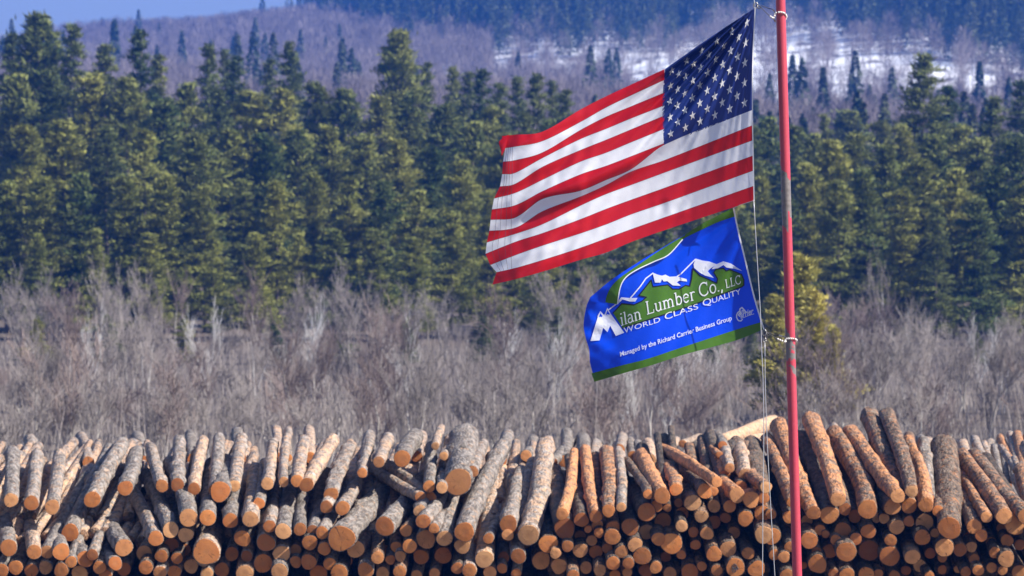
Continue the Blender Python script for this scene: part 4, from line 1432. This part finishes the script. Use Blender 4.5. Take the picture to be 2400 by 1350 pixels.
def canton_pt(s, t):
    """s 0 hoist..1 fly, t 0 top..1 bottom, in photograph pixels"""
    h0, h1 = np.array([1769.3, 19.0]), np.array([1762.2, 258.0])
    f0, f1 = np.array([1558.5, 162.0]), np.array([1556.0, 340.0])
    a = h0 + (h1 - h0) * t
    a = a + np.array([-2.5, 0]) * math.sin(t * math.pi)
    b = f0 + (f1 - f0) * t + np.array([-4.5, 0]) * math.sin(t * math.pi) + np.array([0, -4]) * math.sin(t * math.pi)
    p = a + (b - a) * s
    p = p + np.array([0, -7 * (1 - t)]) * math.sin(s * math.pi) * .35
    return p


S, T = np.linspace(0, 1, 84), np.linspace(0, 1, 84)
G = np.array([[canton_pt(s, t) for s in S] for t in T])
canton = cloth_grid('canton', G[:, :, 0], G[:, :, 1], fold, M_NAVY, flag, 0, f_org)
canton['label'] = 'navy blue star field'
for r in range(1, 10):
    for c in range(1, 12):
        if (r + c) % 2:
            continue
        ctr = np.array([c / 12.0, r / 10.0])
        if c == 10 and r == 8:
            ctr = ctr + np.array([.0, .0])
        pts = [canton_pt(*ctr)]
        for ring in (.5, 1.0):
            for j in range(10):
                rad = (1.0 if j % 2 == 0 else 0.40) * ring * 0.037
                a = math.radians(36 * j)
                s_ = ctr[0] + rad * math.sin(a) * 1.0
                t_ = ctr[1] - rad * math.cos(a) * 1.46
                pts.append(canton_pt(min(max(s_, .004), .996), min(max(t_, .004), .996)))
        pts = np.array(pts)
        V = at_np(pts[:, 0], pts[:, 1], fold(pts[:, 0], pts[:, 1]) - .0035) - np.array(f_org)
        Fc = [(0, 1 + j, 1 + (j + 1) % 10) for j in range(10)]
        fq = [(1 + j, 11 + j, 11 + (j + 1) % 10, 1 + (j + 1) % 10) for j in range(10)]
        mesh_obj('star', V, Fc + fq, M_STAR, canton)


def cloth_line(name, pts, wpx, depth, mat, parent, origin, off=.003, n=60):
    """flat tape along a pixel polyline lying on the cloth"""
    P = np.array([lerp_curve(pts, t) for t in np.linspace(0, 1, n)])
    d = np.gradient(P, axis=0)
    d /= np.linalg.norm(d, axis=1)[:, None] + 1e-9
    nrm = np.stack([-d[:, 1], d[:, 0]], 1) * wpx / 2
    A, Bq = P + nrm, P - nrm
    PX = np.stack([A[:, 0], Bq[:, 0]])
    PY = np.stack([A[:, 1], Bq[:, 1]])
    return cloth_grid(name, PX, PY, depth, mat, parent, off, origin)


cloth_line('hoist_header', [(1770.0, 17), (1764.8, 138), (1763.6, 258), (1765.2, 365), (1767.6, 471)], 2.6, fold, M_WEB, flag, f_org, .006)
for k in range(1, 13):                                       # dark seam stitching between the stripes
    ua = 0.0 if k >= 7 else .4
    if k == 7:
        ua = .44
    cloth_line('seam', [edge_pt(k, u) for u in np.linspace(ua, 1, 40)], .55, fold, M_THREAD, flag, f_org, .0025, 120)
for q in (.962, .972, .982, .99):                            # rows of stitching along the fly hem
    cloth_line('hem_stitching', [edge_pt(k, q) for k in range(1, 13)], .6, fold, M_THREAD, flag, f_org, .0035, 90)
# turned-over corner at the top of the fly
cr = np.array([(1192, 316), (1182, 319), (1170, 331), (1169, 336), (1174, 352), (1176, 366), (1184, 348), (1189, 330)], float)
V = at_np(cr[:, 0], cr[:, 1], fold(cr[:, 0], cr[:, 1]) - .02)
V = V - np.array(f_org)
cen = V.mean(0) + np.array([0, -.015, 0])
o = mesh_obj('turned_corner', list(V) + [cen], [(j, (j + 1) % 8, 8) for j in range(8)], M_RED, flag, True)


# ------------------------------------------------------------------ company flag
def fold2(px, py):
    px = np.asarray(px, float)
    py = np.asarray(py, float)
    u = (1790 - px) / 420.0
    d = 0.07 * np.sin(u * 5.0 + (py - 700) / 170.0 + .6) + 0.02 * u
    dx, dy = 1735 - px, py - 478
    th = np.arctan2(dx + 30, np.maximum(dy, 1))
    rr = np.sqrt(dx * dx + dy * dy)
    d = d + 0.012 * (1 - 2 * np.abs(np.sin(th * 9 + .5))) * np.exp(-((rr - 120) / 110.0) ** 2)
    # hollow under the fluttering corner and puckers at the fly
    d = d + 0.05 * np.exp(-((px - 1425) / 40.0) ** 2 - ((py - 735) / 45.0) ** 2)
    d = d - 0.035 * np.exp(-((px - 1400) / 45.0) ** 2 - ((py - 830) / 30.0) ** 2)
    k = np.clip((1470 - px) / 90, 0, 1)
    d = d + .006 * k * (np.sin(px / 8 + py / 6.1) + np.sin(px / 13.0 - py / 7.3 + 1))
    d = d + .006 * np.sin((px + py * .5) / 22.0) + .0022 * np.sin((px * .9 + py * .2) / 7.0 + np.sin(py / 31.0))
    return DP + .06 + d


org2 = at(1790, 771, DP)
ban = empty('company_flag', org2)
tag(ban, 'blue and green lumber company flag with snowy mountain emblem, below the striped flag', 'flag')
TOPC = [(1719, 487), (1693, 500), (1650, 522), (1600, 553), (1550, 583), (1500, 613), (1433, 657), (1383, 697)]
BOTC = [(1790, 771), (1733, 795), (1667, 814), (1600, 832), (1530, 855), (1467, 873), (1393, 895)]
HOI = [(1719, 487), (1731, 545), (1746, 607), (1766, 690), (1782, 745), (1790, 771)]
FLYC = [(1383, 697), (1374, 720), (1368, 760), (1373, 793), (1381, 820), (1383, 850), (1390, 878), (1393, 895)]


def ban_pt(a, b):
    t_, b_ = lerp_curve(TOPC, a), lerp_curve(BOTC, a)
    l_, r_ = lerp_curve(HOI, b), lerp_curve(FLYC, b)
    c = (1 - a) * (1 - b) * np.array(TOPC[0]) + a * (1 - b) * np.array(TOPC[-1]) + (1 - a) * b * np.array(BOTC[0]) + a * b * np.array(BOTC[-1])
    return (1 - b) * t_ + b * b_ + (1 - a) * l_ + a * r_ - c


A_, B_ = np.linspace(0, 1, 110), np.linspace(0, 1, 90)
G = np.array([[ban_pt(a, b) for a in A_] for b in B_])
cloth_grid('cloth', G[:, :, 0], G[:, :, 1], fold2, M_BLUE, ban, 0, org2)


def band(name, c0, c1, mat, off, parent=ban, n=80, m=8, depth=fold2):
    P0 = np.array([lerp_curve(c0, t) for t in np.linspace(0, 1, n)])
    P1 = np.array([lerp_curve(c1, t) for t in np.linspace(0, 1, n)])
    t = np.linspace(0, 1, m)[:, None]
    return cloth_grid(name, P0[None, :, 0] * (1 - t) + P1[None, :, 0] * t, P0[None, :, 1] * (1 - t) + P1[None, :, 1] * t, depth, mat, parent, off, org2)


band('lower_green_border', [(1786, 754), (1733, 770), (1650, 797), (1580, 820), (1517, 841), (1450, 858), (1386, 875)], BOTC, M_GREEN, .004)
band('upper_green_border', TOPC[:5], [(1723, 507), (1680, 522), (1633, 544), (1607, 557), (1580, 575)], M_GREEN, .004)
cloth_line('hoist_header', HOI, 3.6, fold2, M_WEB, ban, org2, .006)


def flap(px, py):
    """the corner turned over towards the viewer stands off the cloth"""
    px = np.asarray(px, float)
    py = np.asarray(py, float)
    return fold2(px, py) - np.interp(px, [1375, 1450, 1540, 1605], [.045, .060, .04, .012]) - .01 * np.sin(px / 11.0 + py / 17.0)


SIL = [(1606, 549), (1550, 582), (1500, 612), (1433, 656), (1383, 697)]
GOUT = [(1603, 552), (1552, 583), (1503, 616), (1471, 638), (1447, 656), (1430, 676), (1421, 696), (1419, 709)]
EDGE = [(1600, 561), (1567, 597), (1533, 613), (1493, 632), (1467, 650), (1454, 673), (1447, 713)]
band('folded_corner', SIL, [(1603, 553), (1552, 584), (1504, 617), (1471, 640), (1447, 657), (1431, 677), (1420, 709), (1385, 707)], M_BLUE, .0, depth=flap)
band('folded_green_border', GOUT, EDGE, M_GREEN, .002, depth=flap)
cloth_line('white_hem', EDGE, 2.4, flap, M_PRINT, ban, org2, .005)


def c6p(x, y):
    return (1350 + x / 3.97, 560 + y / 3.97)


def z6(x, y):
    return (1365 + x / 5.87, 600 + y / 5.87)


def poly_on(name, pts, mat, off, parent=ban, depth=fold2):
    """filled pixel outline lying on the cloth, triangulated and subdivided"""
    b = bmesh.new()
    vs = [b.verts.new((x, -y, 0)) for x, y in pts]
    for i in range(len(vs)):
        try:
            b.edges.new((vs[i], vs[(i + 1) % len(vs)]))
        except ValueError:
            pass
    bmesh.ops.triangle_fill(b, use_beauty=True, edges=b.edges[:])
    for _ in range(3):
        long_e = [e for e in b.edges if e.calc_length() > 9]
        if not long_e:
            break
        bmesh.ops.subdivide_edges(b, edges=long_e, cuts=1, use_grid_fill=False)
        bmesh.ops.triangulate(b, faces=b.faces[:])
    return finish_px(name, b, mat, off, parent, depth)


def finish_px(name, b, mat, off, parent, depth):
    co = np.array([v.co[:] for v in b.verts])
    W = at_np(co[:, 0], -co[:, 1], depth(co[:, 0], -co[:, 1]) - off) - np.array(org2)
    for v, w in zip(b.verts, W):
        v.co = w
    bmesh.ops.recalc_face_normals(b, faces=b.faces[:])
    for f in b.faces:
        if f.normal.y > 0:
            f.normal_flip()
    me = bpy.data.meshes.new(name)
    b.to_mesh(me)
    b.free()
    me.materials.append(mat)
    return link(name, me, parent)


RIDGE = [(345, 690), (425, 602), (540, 612), (612, 580), (655, 542), (585, 527), (700, 382), (716, 445), (855, 427), (900, 466), (962, 466), (1020, 432), (1060, 440), (1076, 372),
         (1086, 275), (1150, 340), (1310, 412), (1318, 372), (1282, 312), (1302, 282), (1370, 272), (1396, 297), (1432, 286), (1540, 330), (1562, 380), (1562, 430)]
mount = poly_on('mountain_field', [c6p(*p) for p in RIDGE] + [c6p(1540, 445), c6p(1000, 642), c6p(432, 826)], M_GREEN, .0045)


def stroke(name, pts, w, mat, off, parent):
    V, Fc = [], []
    for i in range(len(pts) - 1):
        a, c = np.array(pts[i], float), np.array(pts[i + 1], float)
        d = c - a
        L = np.linalg.norm(d)
        if L < 1e-6:
            continue
        d /= L
        nn = np.array([-d[1], d[0]]) * w / 2
        a2, c2 = a - d * w * .35, c + d * w * .35
        m = max(1, int(L / 8))
        for j in range(m + 1):
            p = a2 + (c2 - a2) * j / m
            V += [p + nn, p - nn]
        b0 = len(V) - 2 * (m + 1)
        for j in range(m):
            Fc.append((b0 + 2 * j, b0 + 2 * j + 1, b0 + 2 * j + 3, b0 + 2 * j + 2))
    V = np.array(V)
    jit = np.linspace(0, .0006, len(V))
    W = at_np(V[:, 0], V[:, 1], fold2(V[:, 0], V[:, 1]) - off - jit) - np.array(org2)
    return mesh_obj(name, W, Fc, mat, parent)


stroke('black_outline', [c6p(*p) for p in RIDGE] + [c6p(1540, 447), c6p(1000, 645), c6p(432, 830)], 2.6, M_BLACK, .006, mount)
for nm, pts in (('snow_cap', [(372, 608), (420, 543), (505, 550), (572, 549), (552, 582), (500, 582), (432, 562), (388, 608)]),
                ('snow_cap', [(712, 313), (760, 332), (800, 342), (832, 332), (872, 352), (940, 348), (1028, 374), (1034, 396), (960, 388), (938, 404), (978, 436), (900, 432), (850, 392),
                              (816, 396), (800, 374), (786, 406), (735, 406), (722, 352)]),
                ('snow_cap', [(1114, 183), (1180, 202), (1240, 210), (1312, 236), (1250, 276), (1226, 300), (1246, 326), (1282, 362), (1200, 340), (1150, 312), (1100, 270), (1094, 236)]),
                ('snow_cap', [(1300, 238), (1370, 208), (1440, 228), (1545, 297), (1480, 278), (1400, 266), (1372, 242), (1322, 272), (1262, 282)])):
    poly_on(nm, [c6p(*p) for p in pts], M_PRINT, .0075, mount)
stroke('snow_ridge_line', [c6p(*p) for p in ((300, 662), (330, 640), (376, 604))], 2.6, M_PRINT, .008, mount)
stroke('snow_ridge_line', [c6p(*p) for p in ((505, 552), (600, 440), (650, 368), (716, 318))], 2.8, M_PRINT, .008, mount)
stroke('snow_ridge_line', [c6p(*p) for p in ((940, 350), (975, 326), (1110, 190))], 2.8, M_PRINT, .008, mount)

mm = poly_on('letter_m_emblem', [z6(*p) for p in ((110, 1170), (213, 838), (208, 826), (247, 757), (300, 815), (344, 712), (386, 790), (575, 1055), (460, 1100), (382, 958), (345, 1047), (286, 988), (236, 1160))],
             M_PRINT, .0075)
poly_on('blue_peak', [z6(*p) for p in ((247, 786), (276, 826), (262, 842), (246, 832), (228, 846))], M_BLUE, .0095, mm)
poly_on('blue_peak', [z6(*p) for p in ((344, 744), (380, 802), (362, 808), (344, 800), (326, 814))], M_BLUE, .0095, mm)


def lettering(name, s, p0, p1, cap, mat=M_PRINT, upv=(-.14, -1.0), shear=0.0, off=.0085, bold=0.0, parent=ban):
    cu = bpy.data.curves.new('type', 'FONT')
    cu.body = s
    cu.resolution_u = 3
    cu.offset = bold
    o = bpy.data.objects.new('type', cu)
    C.objects.link(o)
    dg = bpy.context.evaluated_depsgraph_get()
    me = bpy.data.meshes.new_from_object(o.evaluated_get(dg))
    bpy.data.objects.remove(o)
    co = np.zeros(len(me.vertices) * 3)
    me.vertices.foreach_get('co', co)
    co = co.reshape(-1, 3)
    x0, x1 = co[:, 0].min(), co[:, 0].max()
    caph = 0.69
    u = (co[:, 0] + shear * co[:, 1] - x0) / (x1 - x0)
    v = co[:, 1] / caph * cap
    px = p0[0] + (p1[0] - p0[0]) * u + upv[0] * v
    py = p0[1] + (p1[1] - p0[1]) * u + upv[1] * v
    W = at_np(px, py, fold2(px, py) - off) - np.array(org2)
    me.vertices.foreach_set('co', W.astype(np.float32).ravel())
    me.materials.clear()
    me.materials.append(mat)
    me.update()
    me.name = name
    ob = link(name, me, parent)
    ob['label'] = 'white plain block lettering'
    return ob


# serif lettering drawn stroke by stroke: (x, y) in units of x-height = 1, cap height 1.5
def arc(cx, cy, rx, ry, a0, a1, n=14):
    return [(cx + rx * math.cos(math.radians(a0 + (a1 - a0) * i / n)), cy + ry * math.sin(math.radians(a0 + (a1 - a0) * i / n))) for i in range(n + 1)]


TK, TN = .17, .085


def stem(x, y0, y1, foot=True, head=None):
    g = [([(x, y0), (x, y1)], TK)]
    if foot:
        g.append(([(x - .2, y0 + .03), (x + .2, y0 + .03)], TN))
    if head == 'l':
        g.append(([(x - .2, y1 - .06), (x, y1 - .02)], TN))
    if head == 'b':
        g.append(([(x - .2, y1 - .03), (x + .2, y1 - .03)], TN))
    return g


SER = {
    'i': (.5, stem(.25, 0, 1, True, 'l') + [([(.25, 1.32), (.25, 1.46)], .2)]),
    'l': (.5, stem(.25, 0, 1.5, True, 'l')),
    'a': (.92, [(arc(.40, .68, .28, .30, 160, 0), TK * .8), ([(.68, .70), (.68, .18), (.74, .05), (.86, .06)], TK), (arc(.38, .28, .27, .27, 70, 330), TK * .85)]),
    'n': (1.1, stem(.25, 0, 1, True, 'l') + [(arc(.52, .62, .30, .34, 150, 0), TK * .8)] + stem(.82, 0, .64, True)),
    'm': (1.65, stem(.25, 0, 1, True, 'l') + [(arc(.50, .62, .28, .34, 150, 0), TK * .8)] + stem(.78, 0, .64, True) + [(arc(1.05, .62, .28, .34, 150, 0), TK * .8)] + stem(1.33, 0, .64, True)),
    'u': (1.1, stem(.25, .36, 1, False, 'l') + [(arc(.52, .38, .29, .36, 180, 340), TK * .8)] + stem(.82, 0, 1, False, 'l') + [([(.82, .04), (1.02, .04)], TN)]),
    'b': (1.05, stem(.25, 0, 1.5, False, 'l') + [(arc(.55, .5, .34, .47, 150, -150), TK * .85)]),
    'e': (.95, [(arc(.47, .5, .36, .47, 20, 320), TK * .85), ([(.12, .56), (.80, .56)], TN)]),
    'r': (.82, stem(.25, 0, 1, True, 'l') + [(arc(.52, .66, .26, .30, 150, 40), TK * .8)]),
    'o': (1.0, [(arc(.5, .5, .37, .47, 0, 360, 20), TK * .85)]),
    'L': (1.15, stem(.3, 0, 1.5, False, 'b') + [([(.1, .04), (1.0, .04)], TN * 1.2), ([(1.0, .0), (1.04, .38)], TN)]),
    'C': (1.4, [(arc(.75, .75, .60, .72, 42, 318, 20), TK * .9), ([(1.2, 1.05), (1.22, 1.48)], TN), ([(1.2, .45), (1.22, .2)], TN)]),
    '.': (.42, [([(.2, .02), (.2, .16)], .2)]),
    ',': (.5, [([(.25, .14), (.25, .02), (.14, -.24)], .17)]),
    ' ': (.55, []),
}


def serif(s, p0, p1, cap, upv=(-.14, -1.0)):
    W = sum(SER[c][0] for c in s)
    dx = np.array([(p1[0] - p0[0]) / W, (p1[1] - p0[1]) / W])
    uy = np.array(upv) * cap / 1.5
    V, Fc = [], []
    x = 0.0
    for c in s:
        for line, w in SER[c][1]:
            P = np.array(line, float)
            d = np.gradient(P, axis=0)
            d /= np.linalg.norm(d, axis=1)[:, None] + 1e-9
            nn = np.stack([-d[:, 1], d[:, 0]], 1) * w / 2
            b0 = len(V)
            for a, q in zip(P, nn):
                for sg in (1, -1):
                    g = a + sg * q
                    V.append(np.array(p0) + dx * (x + g[0]) + uy * g[1])
            for j in range(len(P) - 1):
                Fc.append((b0 + 2 * j, b0 + 2 * j + 1, b0 + 2 * j + 3, b0 + 2 * j + 2))
        x += SER[c][0]
    V = np.array(V)
    jit = (np.arange(len(V)) % 7) * .0002 + np.linspace(0, .0015, len(V))
    Wp = at_np(V[:, 0], V[:, 1], fold2(V[:, 0], V[:, 1]) - .0085 - jit) - np.array(org2)
    o = mesh_obj('lettering', Wp, Fc, M_PRINT, ban)
    o['label'] = 'white serif lettering on the green mountain field'


serif('ilan', (1455, 764), (1505, 747), 29)
serif('Lumber', (1515, 738), (1632, 702), 30)
serif('Co.,', (1639, 697), (1697, 680), 31)
serif('LLC', (1701, 676), (1738, 664), 20)
lettering('lettering', 'W', (1463, 781.5), (1486, 774), 13.5)
lettering('lettering', 'ORLD', (1488, 773), (1548, 754), 11.5)
lettering('lettering', 'C', (1559, 750), (1577, 744), 15)
lettering('lettering', 'LASS', (1580, 742), (1637, 723.5), 12.5)
lettering('lettering', 'Q', (1648, 718), (1668, 712), 15)
lettering('lettering', 'UALITY', (1670, 711), (1737, 688.5), 12.5)
lettering('lettering', 'Managed by the Richard Carrier Business Group', (1454, 835.5), (1715.5, 750), 10.6, bold=.014)


def z7(x, y):
    return (1680 + x / 16.875, 700 + y / 16.875)


cl = stroke('round_emblem', [z7(*p) for p in [(965, 560), (930, 520), (880, 510), (830, 550), (785, 640), (785, 740), (825, 830), (880, 875), (950, 880), (1010, 820)]], 2.6, M_PRINT, .0085, ban)
stroke('saw_blade', [z7(*p) for p in ((905, 500), (920, 410), (995, 350), (1060, 420), (1150, 530))], 3.0, M_PRINT, .0095, cl)
stroke('saw_blade', [z7(*p) for p in ((850, 660), (890, 580), (940, 560), (925, 620), (900, 700))], 2.6, M_PRINT, .0095, cl)
stroke('blade_eye', [z7(1030 + 40 * math.cos(a), 495 + 40 * math.sin(a)) for a in np.linspace(0, 6.28, 9)], 1.6, M_PRINT, .0105, cl)
lettering('lettering', 'arrier', z7(935, 755), z7(1440, 590), 13.5, shear=.3, off=.011, bold=.02)
stroke('underline', [z7(950, 790), z7(1200, 690), z7(1470, 600)], 1.2, M_PRINT, .0085, cl)


# ------------------------------------------------------------------ halyards, clips, retainer rings
def cable(name, pts, D, r, mat, label, cat, group=None, n=60):
    P = [lerp_curve(pts, t) for t in np.linspace(0, 1, n)]
    W = [at(p[0], p[1], D if not hasattr(D, '__len__') else np.interp(i / (n - 1), [0, 1], D)) for i, p in enumerate(P)]
    V, Fc = tube(W, r, 6)
    return tag(mesh_obj(name, V, Fc, mat, None, True), label, cat, group)


def below(pts, z=0.3):
    """carry a halyard on, straight, down to the pole's foot"""
    (x0, y0), (x1, y1) = pts[-2], pts[-1]
    return pts + [(x1 + (x1 - x0) / (y1 - y0) * (2250 - y1), 2250)]


cable('halyard', below([(1766.5, 468), (1773, 583), (1782, 733), (1785, 817), (1788.5, 900), (1790, 1020), (1788, 1180), (1787, 1350)]), [DP - .16, DP - .10], .0042, M_CABLE,
      'thin white halyard running down from the striped flag', 'halyard', 'halyard lines beside the flagpole')
cable('halyard', below([(1792.5, 801), (1793, 850), (1793.5, 900), (1798, 1033), (1807, 1200), (1816, 1350)]), [DP - .02, DP - .06], .0040, M_CABLE,
      'thin white halyard hanging from the clip below the blue flag', 'halyard', 'halyard lines beside the flagpole')
cable('halyard', [(1769.5, 14), (1769, -40), (1805, -320)], [DP - .14, DP - .05], .0045, M_CABLE, 'short halyard end going up from the striped flag corner', 'halyard', 'halyard lines beside the flagpole', 20)
cable('tie_cord', [(1721, 487), (1730, 482), (1767, 470)], [DP + .0, DP - .10], .003, M_CABLE, 'short cord tying the blue flag top to the halyard', 'cord', None, 14)


def retainer(clip, up, low, ring_px, label):
    """beaded retainer ring: cable strand, beaded strand round the pole, clip"""
    (cx, cy) = clip
    e = empty('retainer_ring', at(cx, cy, DP - .1))
    tag(e, label, 'retainer ring', 'beaded retainer rings round the flagpole')
    og = at(cx, cy, DP - .1)
    yc, tilt = ring_px
    pc = at(np.interp(yc, [0, 1350], [1826, 1868.5]), yc, DP)
    rad = .066
    pts = [at(x, y, d) for x, y, d in low]
    a0 = -2.35
    loop = []
    for i in range(22):
        a = a0 + (2 * math.pi - 1.5) * i / 21.0
        loop.append(pc + Vector((rad * math.cos(a), rad * math.sin(a), -.5 * tilt * math.cos(a) * 0 + tilt * math.sin(a) * 1.0)))
    back = [at(x, y, d) for x, y, d in up]
    path = pts + loop + back
    P = [Vector(lerp_curve([tuple(p) for p in path], t)) - og for t in np.linspace(0, 1, 90)]
    V, Fc = tube(P, .0036, 6)
    mesh_obj('cable', V, Fc, M_DARKCORD, e, True)
    b = bmesh.new()
    bmesh.ops.create_uvsphere(b, u_segments=10, v_segments=7, radius=.0105)
    me = bpy.data.meshes.new('bead')
    b.to_mesh(me)
    b.free()
    me.materials.append(M_BEAD)
    me.polygons.foreach_set('use_smooth', [True] * len(me.polygons))
    for i in range(26):
        p = P[int(90 * (.16 + .66 * i / 26.0))]
        o = link('bead', me, e)
        o.location = p
    V, Fc = tube([Vector((.0, 0, .0)) + Vector((.02 * math.cos(a), .0, .03 * math.sin(a) - .005)) for a in np.linspace(0, 6.28, 14)], .0055, 6)
    mesh_obj('snap_clip', V, Fc, M_STEEL, e, True)
    V, Fc = tube([Vector((.028 + .02 * math.cos(a), .01, -.02 + .014 * math.sin(a) - .5 * .02 * math.cos(a))) for a in np.linspace(0, 6.28, 12)], .0048, 6)
    mesh_obj('cord_loop', V, Fc, M_DARKCORD, e, True)
    return e


retainer((1771, 11), [(1815, 26, DP + .06), (1800, 19, DP + .0), (1784, 13, DP - .08)], [(1782, 15, DP - .11), (1788, 22, DP - .11), (1798, 32, DP - .1), (1812, 42, DP - .085)], (40, -.045),
         'beaded retainer ring round the flagpole at the top corner of the striped flag')
retainer((1791, 778), [(1842, 791, DP + .06), (1815, 784, DP + .0), (1795, 777, DP - .08)], [(1794, 778, DP - .11), (1806, 785, DP - .11), (1822, 794, DP - .1), (1840, 801, DP - .085)], (798, -.022),
         'beaded retainer ring round the flagpole below the blue flag')
cl2 = at(1792, 797, DP - .05)
e = empty('snap_hook', cl2)
tag(e, 'small steel snap hook hanging at the lower corner of the blue flag', 'hook')
V, Fc = tube([Vector((.014 * math.cos(a), 0, .022 * math.sin(a))) for a in np.linspace(0, 6.28, 14)], .005, 6)
mesh_obj('hook', V, Fc, M_STEEL, e, True)
V, Fc = tube([Vector((0, 0, .02)), Vector((-.008, -.02, .05)), Vector((-.004, -.05, .08))], .006, 6)
mesh_obj('knot', V, Fc, M_DARKCORD, e, True)
bpy.context.view_layer.update()
